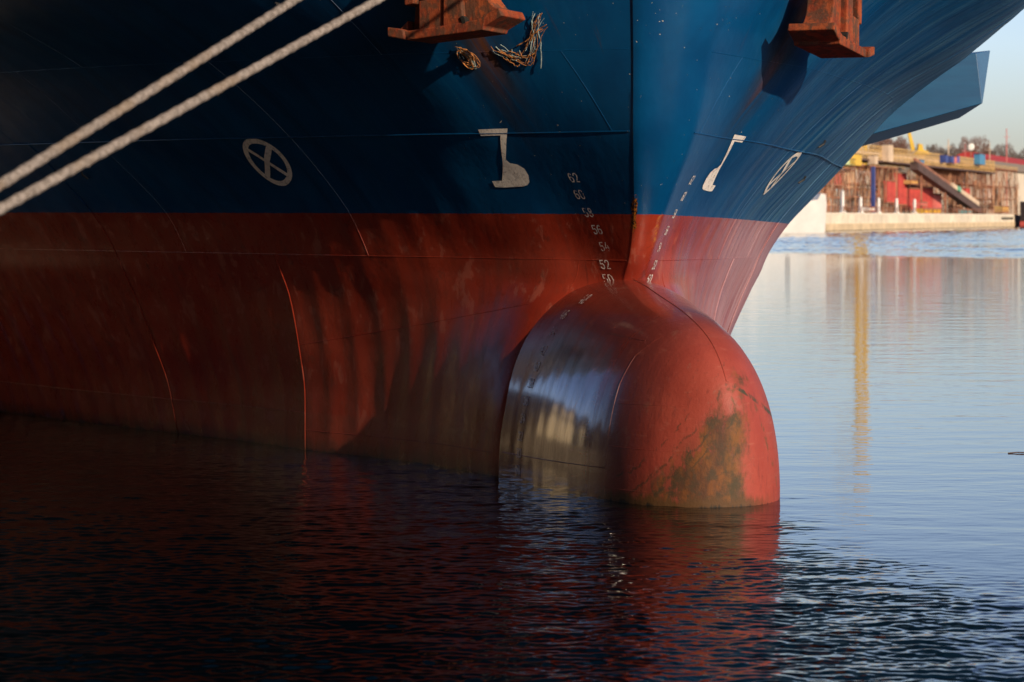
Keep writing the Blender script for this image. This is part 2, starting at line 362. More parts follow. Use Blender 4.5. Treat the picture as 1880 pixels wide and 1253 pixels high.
TB={ -2.5:[.4,.6,.8,1.2,1.7,2.3,2.8,3.9,5.4,7.0,8.6],
 0:[1.1,1.43,1.58,2.06,2.77,3.3,3.9,5.05,6.5,8.0,9.3],
 .7:[1.0,1.38,1.52,2.04,2.78,3.38,4.05,5.25,6.7,8.2,9.3],
 1.3:[.85,1.2,1.42,2.05,2.86,3.55,4.28,5.5,6.95,8.4,9.35],
 1.7:[.70,1.02,1.32,2.09,2.93,3.68,4.44,5.7,7.15,8.5,9.35],
 2.0:[.56,.88,1.25,2.15,3.0,3.8,4.57,5.85,7.3,8.6,9.35],
 2.27:[.49,.76,1.22,2.24,3.1,3.93,4.7,6.0,7.4,8.65,9.4],
 2.5:[.52,.78,1.26,2.33,3.2,4.05,4.8,6.1,7.5,8.7,9.4],
 3.0:[.72,.96,1.5,2.57,3.45,4.32,5.1,6.45,7.8,8.9,9.4],
 3.45:[.98,1.22,1.82,2.90,3.85,4.75,5.5,6.9,8.2,9.1,9.45],
 4.0:[1.4,1.7,2.3,3.4,4.5,5.35,6.05,7.45,8.6,9.25,9.45],
 4.8:[2.1,2.45,3.05,4.31,5.4,6.3,6.95,8.2,9.05,9.35,9.5],
 5.6:[2.8,3.2,4.0,5.5,6.8,7.65,8.2,9.0,9.35,9.5,9.5],
 6.4:[3.7,4.2,5.1,6.9,7.95,8.55,8.95,9.35,9.5,9.5,9.5],
 8:[5.0,5.5,6.5,8.1,8.85,9.25,9.4,9.5,9.5,9.5,9.5],
 10:[6.6,7.1,7.9,8.9,9.35,9.45,9.5,9.5,9.5,9.5,9.5],
 11.2:[7.4,7.8,8.4,9.1,9.4,9.5,9.5,9.5,9.5,9.5,9.5]}
BW=[0,.2,.45,.707,1.13,1.42,1.738,1.84,1.954,2.02]; BB=[0,.27,.54,.79,1.06,1.23,1.355,1.385,1.43,1.45]
BT=[0,.14,.42,.77,1.13,1.42,1.68,1.84,1.954,2.02]; BTV=[.9,1.05,1.36,1.70,1.95,2.12,2.28,2.33,2.36,2.37]
UT=-2.82
TBA = np.array([TB[z] for z in ZL])
_rc = {}
def row(z):
    k = round(float(z), 3)
    if k not in _rc:
        un = float(pchip(ZL, UN, k)); hw = float(pchip(ZL, HW, k))
        xs = [un+.3*hw]; vs = [hw]
        for j, u in enumerate(US):
            xs.append(u); vs.append(float(pchip(ZL, TBA[:, j], k)))
        _rc[k] = (un, hw, np.array(xs), np.array(vs))
    return _rc[k]
def dent(u, z):
    """plates dished between the frames"""
    u = np.asarray(u, float)
    a = .017*np.clip((u-1.0)/1.5, 0, 1)*(1+.6*np.clip((u-4)/3, 0, 1))*(1+.2*min(max((z-3.6)/1.0, 0), 1))
    ph = u + .012*np.sin(3.1*z+1.3*u)
    amp = .7+.3*np.sin(1.7*u+2.1*math.sin(1.9*z))**2
    k = abs(math.sin(math.pi*min(max(z/2.5, 0), 2.4)))**.5 if z < 6 else .7
    return -a*amp*(.35+.65*k)*np.abs(np.sin(math.pi*ph/.46))
def hull_v(u, z):
    un, hw, xs, vs = row(z)
    return float(pchip(xs, vs, u))
def bulb_bt(u):
    w_ = math.sqrt(max(u-UT, 0)); return float(pchip(BW, BB, w_)), float(pchip(BT, BTV, w_))
def bulb_v(u, z):
    b, t_ = bulb_bt(u); r = 1-min(abs(z)/t_, 1)**2.1
    return b*r**(1/2.1)
def surf(side, u, z, bulb=False, off=0.0):
    f = bulb_v if bulb else hull_v
    v = f(u, z); p = Vector((side*v, u, z))
    if off:
        e = .02
        du = Vector((side*(f(u+e, z)-f(u-e, z))/2/e, 1, 0)); dz = Vector((side*(f(u, z+e)-f(u, z-e))/2/e, 0, 1))
        n = du.cross(dz); n.normalize()
        if n.x*side < 0: n = -n
        if not bulb: p.x += side*float(dent(u, z))
        p = p+n*off
    return p

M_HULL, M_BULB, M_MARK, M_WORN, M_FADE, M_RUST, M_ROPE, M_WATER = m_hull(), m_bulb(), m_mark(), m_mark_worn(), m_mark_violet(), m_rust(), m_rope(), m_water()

# ---------------------------------------------------------------- water
def ripple_tile(N=1024, L=20.48, seed=3):
    rg = np.random.default_rng(seed); k = np.fft.fftfreq(N, L/N)*2*np.pi; KX, KY = np.meshgrid(k, k, indexing='ij')
    K = np.hypot(KX, KY)+1e-9; th = np.arctan2(KX, KY)
    def comp(lam, spread, sl_, pw):
        kp = 2*np.pi/lam
        A = np.exp(-(np.log(K/kp))**2/(2*spread**2))/K**1.6*(np.abs(np.cos(th-.12))**pw+.06)
        ph = rg.uniform(0, 2*np.pi, A.shape)
        h = np.real(np.fft.ifft2(A*np.exp(1j*ph)))
        gy = np.gradient(h, L/N, axis=1)
        return h*sl_/gy.std()
    return comp(.155, .45, .092, 2.0)+comp(.8, .45, .030, 1.0)+comp(.09, .3, .03, 1.0)
T_RIP = ripple_tile()
def rows_(y0, y1, a, b):
    ys = [y0]
    while ys[-1] < y1: ys.append(ys[-1]+max(a, b*ys[-1]))
    return np.array(ys)
def water_patch(ys, m0, m1, nc_, far):
    T = T_RIP; N = 1024; dx = .02
    ms = np.linspace(m0, m1, nc_)
    Y, M_ = np.meshgrid(ys, ms, indexing='ij'); X = Y*M_
    def samp(a, b):
        a = (a/dx) % N; b = (b/dx) % N; i = a.astype(int); j = b.astype(int); f = a-i; g_ = b-j
        i1 = (i+1) % N; j1 = (j+1) % N; i %= N; j %= N
        return T[i, j]*(1-f)*(1-g_)+T[i1, j]*f*(1-g_)+T[i, j1]*(1-f)*g_+T[i1, j1]*f*g_
    H = samp(X+.1*Y, Y-.1*X) if not far else samp(X/4.5+.01*Y, Y/4.5-.01*X)*4.5*1.0
    # lee of the bow: ruffled near and left, glassy beyond
    lane = Y+2.6*(X-2.6)
    big = samp(X*.13+3, Y*.07+5); big = big/big.std()
    s_ = np.clip((lane+big*1.1-19.0)/(26.5-19.0), 0, 1); s_ = s_*s_*(3-2*s_)
    amp = 1.0*(1-s_)+.03*s_
    amp *= 1-.35*np.clip((Y-24)/12, 0, 1)
    ya, yb = ys[0], ys[-1]; wd_ = (m1-m0)
    if far:
        big = samp(X*.012, Y*.004)+.5*samp(X*.05, Y*.012); big = big/big.std()
        amp = np.clip((Y+big*7-176)/26, 0, 1)*(1+.25*big)*np.clip(1.15-.3*(Y-160)/500, .5, 1)
    edge = np.clip((Y-ya)/.5, 0, 1)*np.clip((yb-Y)/(6 if not far else 40), 0, 1)*np.clip((M_-m0)/wd_/.02, 0, 1)*np.clip((m1-M_)/wd_/.02, 0, 1)
    Z = H*amp*edge
    nr, nc = X.shape
    co = np.stack([X, Y, Z], -1).reshape(-1, 3).astype(np.float32)
    a = (np.arange(nr-1)[:, None]*nc+np.arange(nc-1)[None, :]).reshape(-1)
    F_ = np.stack([a, a+1, a+nc+1, a+nc], -1).astype(np.int32)
    me = bpy.data.meshes.new('water'); me.vertices.add(len(co)); me.vertices.foreach_set('co', co.ravel())
    me.loops.add(F_.size); me.loops.foreach_set('vertex_index', F_.ravel())
    me.polygons.add(len(F_)); me.polygons.foreach_set('loop_start', np.arange(0, F_.size, 4, dtype=np.int32))
    me.polygons.foreach_set('use_smooth', np.ones(len(F_), bool)); me.update(calc_edges=True); me.validate()
    me.materials.append(M_WATER); ob = bpy.data.objects.new('water', me); COL.objects.link(ob); tag(ob, kind='structure')
YN = rows_(13.0, 46.0, .022, .0015); YF = rows_(160.0, 790.0, .26, .0016)
water_patch(YN, -.30, .30, 860, False); water_patch(YF, .04, .24, 330, True)
BG = 6000; y0_, y1_, y2_, y3_ = YN[0], YN[-1], YF[0], YF[-1]
def strip(verts, faces): 
    tag(mesh_obj('water', verts, faces, M_WATER), kind='structure')
strip([(-BG, -BG, 0), (BG, -BG, 0), (BG, y0_, 0), (.3*y0_, y0_, 0), (-.3*y0_, y0_, 0), (-BG, y0_, 0), (.3*y1_, y1_, 0), (BG, y1_, 0), (-.3*y1_, y1_, 0), (-BG, y1_, 0),
       (BG, y2_, 0), (.24*y2_, y2_, 0), (.04*y2_, y2_, 0), (-BG, y2_, 0), (.24*y3_, y3_, 0), (BG, y3_, 0), (.04*y3_, y3_, 0), (-BG, y3_, 0), (BG, BG, 0), (-BG, BG, 0)],
    [[0, 1, 2, 3, 4, 5], [3, 2, 7, 6], [5, 4, 8, 9], [9, 8, 6, 7, 10, 11, 12, 13], [11, 10, 15, 14], [13, 12, 16, 17], [17, 16, 14, 15, 18, 19]])

# ---------------------------------------------------------------- the ship
ship = empty('cargo_ship', (1.384, 27.745, 0), 'huge blue cargo ship bow with red underbody, moored and towering over the water', 'ship', rot=(R(-.29), R(.8), R(18)))
def hull_mesh():
    zs = list(np.arange(-1.6, -.01, .2))+list(np.arange(0, 6.7, .05))+list(np.arange(6.7, 11.21, .25))
    g = list(np.arange(0, 1.2, .035))+list(np.arange(1.2, 14, .0575))+list(np.arange(14, 24, .5))+[27, 32, 40, 55, 70, 84]
    g = np.array(g); nb = 7
    V = []; per = None
    for z in zs:
        un, hw, xs, vs = row(z)
        u0 = xs[0]; us = u0*(1-g/84.0)+g        # ends at 84
        v = pchip(xs, vs, us)+dent(us, float(z))
        line = [(hw*math.sin(a), un+(xs[0]-un)*(1-math.cos(a))) for a in [math.pi/2*k/nb for k in range(nb)]]
        line += list(zip(v, us)); line.append((0, 84.0))
        half = line
        soft = [list(q) for q in line]
        for _ in range(14):
            prev = [list(q) for q in soft]
            for i in range(2, nb+16):
                for c_ in (0, 1): soft[i][c_] = .25*prev[i-1][c_]+.5*prev[i][c_]+.25*prev[i+1][c_]
        full = [(-a, b, z) for a, b in half[::-1][:-1]]+[(a, b, z) for a, b in half]
        full = [(-a, b, z) for a, b in half[::-1]][:-1]+[(a, b, z) for a, b in soft]
        V += full; per = len(full)
    Fc = []
    for i in range(len(zs)-1):
        for k in range(per-1):
            a = i*per+k; Fc.append([a, a+1, a+per+1, a+per])
    top = (len(zs)-1)*per
    half = (per-1)//2
    for k in range(half):
        Fc.append([top+k, top+k+1, top+per-2-k, top+per-1-k])
    return V, Fc
V, Fc = hull_mesh()
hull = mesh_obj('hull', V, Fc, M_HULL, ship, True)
bm = bmesh.new(); bm.from_mesh(hull.data); bmesh.ops.remove_doubles(bm, verts=bm.verts, dist=1e-5)
bmesh.ops.recalc_face_normals(bm, faces=bm.faces)
for e in bm.edges:
    if len(e.link_faces) == 2 and e.calc_face_angle(0) > R(22) and (e.verts[0].co.x < 0 or e.verts[0].co.z > 10 or e.verts[0].co.y > 80): e.smooth = False
bm.to_mesh(hull.data); bm.free()
# weld seams laid on the shell, joined into the hull mesh
sm = MB()
def seam(pts, side, bulb=False, r=.009):
    P = []
    for i in range(len(pts)-1):
        (u0, z0), (u1, z1) = pts[i], pts[i+1]; n = max(2, int(math.hypot(u1-u0, z1-z0)/.06))
        for k in range(n+(i == len(pts)-2)):
            f = k/n; P.append((u0+(u1-u0)*f, z0+(z1-z0)*f))
    sm.tube([surf(side, u, z, bulb, (-.35 if r < .009 else .0)*r) for u, z in P], r*.85, 5)
for sd_ in (-1, 1):
    for z0, r_ in ((2.51, .008), (3.955, .011), (4.85, .006), (7.3, .01)):
        u0 = row(z0)[2][0]+.02
        seam([(u0, z0), (15, z0)], sd_, r=r_)
    seam([(3.12, 2.51), (3.12, 4.85)], sd_, r=.007)
    seam([(6.14, 2.51), (6.1, 4.85)], sd_, r=.0075)
    seam([(7.44, 3.955), (7.44, -.2)], sd_, r=.009)
    seam([(7.9, 4.85), (7.7, 3.955)], sd_, r=.006)
    seam([(4.62, 2.51), (4.60, -.2)], sd_, r=.009)
    seam([(4.62, .46), (15, .46)], sd_, r=.009)
    seam([(4.62, .24), (.8, .26)], sd_, r=.006)
    seam([(4.6, 1.34), (2.3, 1.73), (.9, 1.98)], sd_, r=.006)
    seam([(-.48, 4.85), (-.62, 3.955)], sd_, r=.007)
    seam([(.45, 2.51), (.5, 2.3), (.56, 2.1), (.66, 1.88)], sd_, r=.006)
    seam([(2.14, 5.91), (2.2, 8)], sd_, r=.007)
    seam([(4.9, 4.85), (4.9, 8)], sd_, r=.007)
    seam([(1.05, 4.85), (1.0, 8)], sd_, r=.007)
sob = sm.build('seams', M_HULL)
def join_into(a, b):
    bm = bmesh.new(); bm.from_mesh(a.data); bm.from_mesh(b.data); bm.to_mesh(a.data); bm.free()
    me = b.data; bpy.data.objects.remove(b); bpy.data.meshes.remove(me)
join_into(hull, sob)
# bulb
def bulb_mesh():
    us = [UT+w_*w_ for w_ in np.linspace(0.012, 1.98, 90)]; n = 96; V = []; Fc = []
    for u in us:
        b, t_ = bulb_bt(u)
        for k in range(n):
            a = 2*math.pi*k/n; c_, s_ = math.cos(a), math.sin(a); e = 2/2.1
            b_ = b - (.0035*abs(math.sin(math.pi*u/.27)) if -1.72 < u < .5 else 0)*(1 if abs(s_) > .5 else 0)
            V.append((b_*math.copysign(abs(s_)**e, s_), u, t_*math.copysign(abs(c_)**e, c_)))
    for i in range(len(us)-1):
        for k in range(n): Fc.append([i*n+k, i*n+(k+1) % n, (i+1)*n+(k+1) % n, (i+1)*n+k])
    Fc.append(list(range(n))[::-1]); return V, Fc
V, Fc = bulb_mesh()
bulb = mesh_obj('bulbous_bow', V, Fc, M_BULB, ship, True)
bm = bmesh.new(); bm.from_mesh(bulb.data); bmesh.ops.recalc_face_normals(bm, faces=bm.faces); bm.to_mesh(bulb.data); bm.free()
sm = MB()
for sd_ in (-1, 1):
    seam([(-1.78, -.1), (-1.74, .77), (-1.70, 1.2), (-1.72, 1.5), (-1.86, 1.72)], sd_, True, .005)
    seam([(-1.76, 1.0), (-2.6, 1.02)], sd_, True, .004)
    seam([(-1.77, .55), (-2.7, .55)], sd_, True, .004)
    seam([(-1.78, .11), (-2.6, .11)], sd_, True, .004)
    seam([(.6, .28), (-1.77, .31)], sd_, True, .006)
    seam([(-1.04, 1.72), (-1.7, 1.66)], sd_, True, .004)
sm.tube([(0, u, bulb_bt(u)[1]+.001) for u in np.linspace(-2.7, .1, 60)], .006, 5)
sob = sm.build('seams', M_BULB); join_into(bulb, sob)

# ---- painted marks draped on the shell
DIG = {'0': [[(.15,.0),(.0,.2),(.0,.8),(.15,1),(.45,1),(.6,.8),(.6,.2),(.45,0),(.15,0)]],
 '2': [[(.0,.78),(.12,1),(.48,1),(.6,.8),(.55,.55),(.05,.0),(.6,.0)]],
 '4': [[(.25,1),(.0,.35),(.6,.35)],[(.48,.6),(.48,.0)]],
 '3': [[(.0,.85),(.2,1),(.5,1),(.6,.75),(.3,.53),(.6,.3),(.5,0),(.2,0),(.0,.15)]],
 '5': [[(.58,1),(.06,1),(.04,.55),(.4,.6),(.6,.4),(.6,.18),(.45,0),(.12,0),(.0,.15)]],
 '6': [[(.55,.9),(.4,1),(.15,.95),(.0,.7),(.0,.2),(.15,0),(.45,0),(.6,.2),(.6,.4),(.45,.55),(.15,.55),(.0,.42)]],
 '8': [[(.3,.53),(.08,.65),(.06,.85),(.2,1),(.4,1),(.54,.85),(.52,.65),(.3,.53),(.02,.35),(.0,.15),(.15,0),(.45,0),(.6,.15),(.58,.35),(.3,.53)]]}
def drape(mb, poly, side, u0, z0, bulb, wd, k=1.0):
    """a stroke in (s, dz) metres laid on the shell; s grows to the reader's right"""
    e = .03; f = bulb_v if bulb else hull_v
    sl_ = math.hypot(1, (f(u0+e, z0)-f(u0-e, z0))/2/e)
    zs = 1.0
    pts = []
    for i in range(len(poly)-1):
        a, b = Vector(poly[i]), Vector(poly[i+1]); n = max(1, int((b-a).length/.03))
        for q in range(n): pts.append(a.lerp(b, q/n))
    pts.append(Vector(poly[-1]))
    vs = []
    for i, p in enumerate(pts):
        d = (pts[min(i+1, len(pts)-1)]-pts[max(i-1, 0)])
        if d.length < 1e-6: d = Vector((1, 0))
        d.normalize(); nn = Vector((-d.y, d.x))*wd/2
        if i == 0: p = p-d*wd*.3
        if i == len(pts)-1: p = p+d*wd*.3
        for q in (p+nn, p-nn):
            u = u0+side*q.x/sl_
            vs.append(surf(side, u, z0+q.y*zs, bulb, .006))
    mb.add(vs, [[2*i, 2*i+1, 2*i+3, 2*i+2] for i in range(len(pts)-1)])
def number(txt, side, u0, z0, mat, bulb=False, h=.092, sc=.92):
    mb = MB(); wdt = .05*sc
    x0 = -(len(txt)*.6+(len(txt)-1)*.35)*wdt/.6/2*1.0
    for i, ch in enumerate(txt):
        for pl in DIG[ch]:
            drape(mb, [(x0+i*wdt*1.55+px_*wdt/.6, (py_-.5)*h) for px_, py_ in pl], side, u0, z0, bulb, .0135)
    mb.build('draft_mark', mat, ship)
for k, (txt, z_, us_) in enumerate([('62', 3.45, .09), ('60', 3.26, .13), ('58', 3.055, .13), ('56', 2.86, .11), ('54', 2.665, .10), ('52', 2.46, .17), ('50', 2.295, .2)]):
    number(txt, -1, us_, z_, M_WORN if txt in ('60', '58', '54', '50') else M_MARK)
    number(txt, 1, us_, z_, M_MARK, sc=.95)
for txt, z_ in [('48', 2.06), ('46', 1.88), ('44', 1.685), ('42', 1.475), ('40', 1.29), ('38', 1.10), ('36', .90), ('34', .70), ('32', .50), ('30', .31), ('28', .12)]:
    for sd_ in (-1, 1):
        number(txt, sd_, .12 if z_ < 2 else .0, z_, M_FADE if z_ < 1.35 else M_WORN, True)
# thruster mark: ring with a cross
for sd_ in (-1, 1):
    mb = MB(); c0 = (3.715, 3.665)
    def sv(u, z): return surf(sd_, u, z, False, .006)
    n = 48; vs = []
    for k in range(n):
        a = 2*math.pi*k/n
        for r_ in (1.0, .79):
            ma, mi = .335*r_*math.cos(a)*.7071, .235*r_*math.sin(a)*.7071
            vs.append(sv(c0[0]-ma+mi, c0[1]+ma+mi))
    mb.add(vs, [[2*k, 2*k+1, (2*k+3) % (2*n), (2*k+2) % (2*n)] for k in range(n)])
    for (ua, za), (ub, zb) in (((3.505, 3.855), (3.93, 3.49)), ((3.83, 3.835), (3.60, 3.50))):
        d = Vector((ub-ua, zb-za)).normalized(); nn = Vector((-d.y, d.x))*.027
        vs = []
        for k in range(13):
            p = Vector((ua, za)).lerp(Vector((ub, zb)), k/12)
            vs += [sv(p.x+nn.x, p.y+nn.y), sv(p.x-nn.x, p.y-nn.y)]
        mb.add(vs, [[2*k, 2*k+1, 2*k+3, 2*k+2] for k in range(12)])
    mb.build('thruster_mark', M_MARK, ship)
    # bulb mark: filled outline, triangulated finely and draped
    OUT = [(0.726,4.002),(0.451,4.011),(0.698,3.663),(0.694,3.638),(0.685,3.619),(0.623,3.605),(0.58,3.556),(0.584,3.48),(0.618,3.403),(0.66,3.369),(0.713,3.354),(0.938,3.341),(1.024,3.347),(1.015,3.415),(0.904,3.42),(0.753,3.634),(0.567,3.933),(0.752,3.93)]
    bm = bmesh.new()
    fv = [bm.verts.new((u, z, 0)) for u, z in OUT]; f_ = bm.faces.new(fv)
    bmesh.ops.triangulate(bm, faces=[f_]); 
    for _ in range(3): bmesh.ops.subdivide_edges(bm, edges=[e for e in bm.edges if e.calc_length() > .04], cuts=1, use_grid_fill=False); bmesh.ops.triangulate(bm, faces=bm.faces)
    me = bpy.data.meshes.new('bulb_mark')
    for v_ in bm.verts: v_.co = sv(v_.co.x, v_.co.y)
    bmesh.ops.recalc_face_normals(bm, faces=bm.faces)
    bm.to_mesh(me); bm.free(); me.materials.append(M_MARK)
    o_ = bpy.data.objects.new('bulb_mark', me); COL.objects.link(o_); o_.parent = ship
# small lug and its rod on the shell, port and starboard
for sd_, u_, z_ in ((1, 4.1, 4.15), (1, 5.6, 3.7), (-1, 6.9, 3.6)):
    mb = MB(); p = surf(sd_, u_, z_, False, .02); q = surf(sd_, u_+.02, z_-.10, False, .02)
    mb.tube([p, (p+q)/2+Vector((sd_*.03, 0, 0)), q], .014, 6)
    mb.build('eye_plate', simple('dark_steel', (.03, .03, .03), .5), ship)
# shoulder sponson on the port side, at full beam
wi = ship.matrix_world
bpy.context.view_layer.update(); WI = ship.matrix_world.inverted()
pts = [at(1579, 253, 39.6), at(1804, 190, 39.6), at(1793, 98, 39.6), at(1565, 120, 39.6), at(1548, 279, 42.6), at(1671, 244, 42.6), at(1762, 217, 42.0), at(1818, 93, 42.6), at(1560, 140, 43)]
bm = bmesh.new(); vv = [bm.verts.new(WI @ p) for p in pts]; r_ = bmesh.ops.convex_hull(bm, input=vv)
me = bpy.data.meshes.new('side_sponson'); bmesh.ops.recalc_face_normals(bm, faces=bm.faces); bm.to_mesh(me); bm.free()
def m_spon():
    t = NT('sponson_paint'); c = t.coord(); n = t.noise(t.mapc(c, (.5, 1, 3)), 1.5, 5, .6)
    x, y, z = t.xyz(t.n.new('ShaderNodeTexCoord').outputs['Normal'])
    col = t.mix(t.step(n, .3, .7), (.003, .075, .19), (.005, .10, .23))
    return t.out(col=col, rough=.4, norm=t.bump(n, .01, .3))
me.materials.append(m_spon()); o_ = bpy.data.objects.new('side_sponson', me); COL.objects.link(o_); o_.parent = ship
mo = o_.modifiers.new('bevel', 'BEVEL'); mo.width = .012; mo.segments = 2

# ---------------------------------------------------------------- anchors (hang in their hawse pipes)
SM = ship.matrix_world.copy()
def anchor(side, label):
    # frame: x to viewer's right when facing it, z up, y = into the hull
    a0 = Vector((side*2.28, -.36, 5.17))
    out = Vector((side*.72, -.69, 0)).normalized()
    xr = Vector((-out.y, out.x, 0))
    if side < 0: pass
    M = Matrix(((xr.x, -out.x, 0, a0.x), (xr.y, -out.y, 0, a0.y), (0, 0, 1, a0.z), (0, 0, 0, 1)))
    root = empty('ship_anchor', (0, 0, 0), label, 'anchor', 'rusty stockless anchors housed on the two bows')
    root.matrix_world = SM @ M
    def P(x, y): return (-side*(x-835)/163, (40-y)/163)
    def part(name, polys, bev=.014):
        mb = MB()
        for poly, y0, y1 in polys: mb.prism([P(*q) for q in poly], y0, y1)
        mb.build(name, M_RUST, root, bev)
    # crown: heavy bottom bar, square lug at the after end, upturned horn at the forward end
    part('crown', [([(718,56),(741,59),(752,63),(755,80),(719,73)], -.30, .06), ([(749,64),(832,56),(900,48),(926,35),(944,28),(951,42),(915,60),(913,67),(755,80)], -.26, .30)])
    part('crown_block', [([(776,10),(830,2),(830,60),(777,67)], -.22, .18)])
    part('crown_block', [([(864,-90),(905,-90),(908,-10),(914,10),(926,24),(946,34),(925,46),(898,52),(864,58)], -.17, .16)])
    part('shank', [([(829,-200),(864,-200),(866,10),(871,60),(829,62)], -.245, .10)])
    part('fluke', [([(742,16),(761,13),(765,-20),(772,-160),(752,-210),(738,-60)], -.18, .10), ([(748,10),(778,0),(778,66),(745,64)], .0, .2), ([(724,58),(742,42),(742,62)], -.10, .1)])
    part('fluke', [([(905,-90),(915,-200),(900,-215),(884,-110),(880,-60)], -.16, .12)])
    mb = MB(); mb.prism([P(*q) for q in ((866,42),(871,40),(876,46),(877,54),(871,54))], -.262, -.165); mb.build('eye_hole', simple('dark_hole', (.01, .008, .006), .9), root)
    return root
anchor(-1, 'rusty orange ship anchor lit from the right, on the dark side of the bow')
anchor(1, 'rusty anchor casting a black shadow on the bright blue side of the bow')

# ---------------------------------------------------------------- frayed rope fibres caught on the starboard bow
def m_fib(c): 
    return simple('fibre', c, .9, .4, 20)
MF1, MF2 = m_fib((.42, .17, .05)), m_fib((.33, .42, .40))
def tangle(name, label, cu, cz, ru, rz, n, shape):
    root = empty(name, (0, 0, 0), label, 'frayed rope', 'frayed rope tangles snagged on the starboard bow')
    root.matrix_world = SM @ Matrix.Translation(surf(-1, cu, cz))
    inv = Matrix.Translation(surf(-1, cu, cz)).inverted()
    rnd = random.Random(int(cu*100)+n)
    for nm, mat, cnt in (('rust_strand', MF1, n), ('pale_strand', MF2, max(2, n//2))):
        mb = MB()
        for i in range(cnt):
            pts = []
            for q in shape(rnd):
                pts.append(q)
            P3 = [inv @ surf(-1, cu+a*ru, cz+b*rz, False, .02+.02*rnd.random()) for a, b in pts]
            mb.tube(P3, rnd.choice((.003, .004, .006)), 4)
        mb.build(nm, mat, root)
def loop(r):
    a0 = r.uniform(-.5, .5); w_ = r.uniform(.25, 1); h_ = r.uniform(.5, 1); cx = r.uniform(-.3, .3)
    return [(cx+w_*math.cos(t)*.6+r.uniform(-.07, .07), h_*math.sin(t)+a0*.4) for t in np.linspace(r.uniform(0, 2), r.uniform(4, 6.3), 14)]
def droop(r):
    x0, x1 = r.uniform(-1, .2), r.uniform(.2, 1); d = r.uniform(.3, 1.1); k0 = r.uniform(-.2, .2); k1 = r.uniform(-.3, .3)
    return [(x0+(x1-x0)*t+r.uniform(-.05, .05), .4+k0-d*math.sin(math.pi*t)+r.uniform(-.06, .06)+k1*t) for t in np.linspace(0, 1, 14)]
def hang(r):
    x0 = r.uniform(-2.0, -1.2); x1 = r.uniform(.8, 2.0); a, b = r.uniform(-1, -.1), r.uniform(.3, 1)
    return [(x0+(x1-x0)*t+.12*math.sin(7*t)+r.uniform(-.05, .05), b+(a-b)*t) for t in np.linspace(0, 1, 12)]
tangle('frayed_rope', 'round knot of frayed brown rope fibres below the left anchor', .31, 4.80, .11, .12, 13, loop)
tangle('frayed_rope', 'drooping loops of frayed rope between the knot and the tall hanging strands', -.12, 4.80, .19, .15, 8, droop)
tangle('frayed_rope', 'tall hanging bunch of frayed rope strands right of the left anchor', -.33, 4.98, .085, .32, 10, hang)

# ---------------------------------------------------------------- mooring ropes
def rope(label, a, b, r0, ph):
    mb = MB(); a, b = Vector(a), Vector(b); L = (b-a).length; n = int(L/.02)
    sag = .03
    pts = [a.lerp(b, i/n)-Vector((0, 0, sag*4*(i/n)*(1-i/n))) for i in range(n+1)]
    rnd = random.Random(ph)
    lump = [1+.10*rnd.random() if rnd.random() < .04 else 1 for _ in range(n+2)]
    mb.tube(pts, r0, 12, lambda i, t: r0*lump[i]*(1+.10*abs(math.sin(2*t-i*.02*2*math.pi/.16+ph))+.08*math.sin(2*t+i*.02*2*math.pi/.16)))
    # stray fibre tufts
    for i in rnd.sample(range(n), 90):
        p = pts[i]; d = Vector((rnd.gauss(0, 1), rnd.gauss(0, 1), rnd.gauss(0, 1))).normalized()
        mb.bar(p+d*r0*.9, p+d*(r0+rnd.uniform(.004, .02))+Vector((rnd.uniform(-.02, .02), 0, 0)), .003, 4)
    ob = mb.build('mooring_rope', M_ROPE, None, 0, True)
    tag(ob, label, 'rope', 'mooring ropes from bow to quay')
rope('upper of the two pale mooring ropes crossing the dark bow', (-3.89, 6.0, 1.45), (2.02, 24.95, 7.97), .024, 1)
rope('lower of the two pale mooring ropes, the one passing nearer the thruster mark', (-4.19, 6.0, 1.42), (2.83, 24.9, 7.62), .024, 2)
# ---------------------------------------------------------------- near quay on the left, out of frame; the bulb mirrors its sunlit wall
CA, SA = math.cos(R(18)), math.sin(R(18))
def SL(x, y, z):                      # ship-aligned ground coordinates to world
    return Vector((1.384, 27.745, 0))+Vector((CA*x-SA*y, SA*x+CA*y, z))
M_CONC = simple('pale_concrete', (.50, .42, .31), .8, .2, .8, dirt=(.30, .25, .18))
M_CONCD = simple('quay_deck_asphalt', (.06, .055, .05), .9, .3, 1.2)
mb = MB()
QX = -9.75
q = [SL(QX, -34, 0), SL(QX, 95, 0), SL(QX-60, 95, 0), SL(QX-60, -34, 0)]
def slab(poly, z0, z1):
    m = MB(); n = len(poly)
    m.add([Vector((p.x, p.y, z0)) for p in poly]+[Vector((p.x, p.y, z1)) for p in poly],
          [list(range(n))[::-1], list(range(n, 2*n))]+[[k, (k+1) % n, n+(k+1) % n, n+k] for k in range(n)])
    return m
ob = slab(q, -4, 1.2).build('quay', M_CONC); tag(ob, kind='structure')
q2 = [SL(QX-.5, -33.5, 0), SL(QX-.5, 94.5, 0), SL(QX-59, 94.5, 0), SL(QX-59, -33.5, 0)]
ob = slab(q2, 1.1, 1.204).build('quay_pavement', M_CONCD); tag(ob, kind='structure')
def bollard(x, y, lab):
    r = empty('mooring_bollard', (x, y, 1.2), lab, 'bollard', 'bollards on the near quay')
    m = MB(); prof = [(.22, 0), (.22, .04), (.14, .08), (.13, .3), (.2, .36), (.22, .42), (.16, .48), (0.01, .5)]
    n = 20; vs = [(rr*math.cos(2*math.pi*k/n), rr*math.sin(2*math.pi*k/n), zz) for rr, zz in prof for k in range(n)]
    m.add(vs, [[i*n+k, i*n+(k+1) % n, (i+1)*n+(k+1) % n, (i+1)*n+k] for i in range(len(prof)-1) for k in range(n)])
    m.build('post', simple('bollard_iron', (.05, .05, .05), .6), r, 0, True)
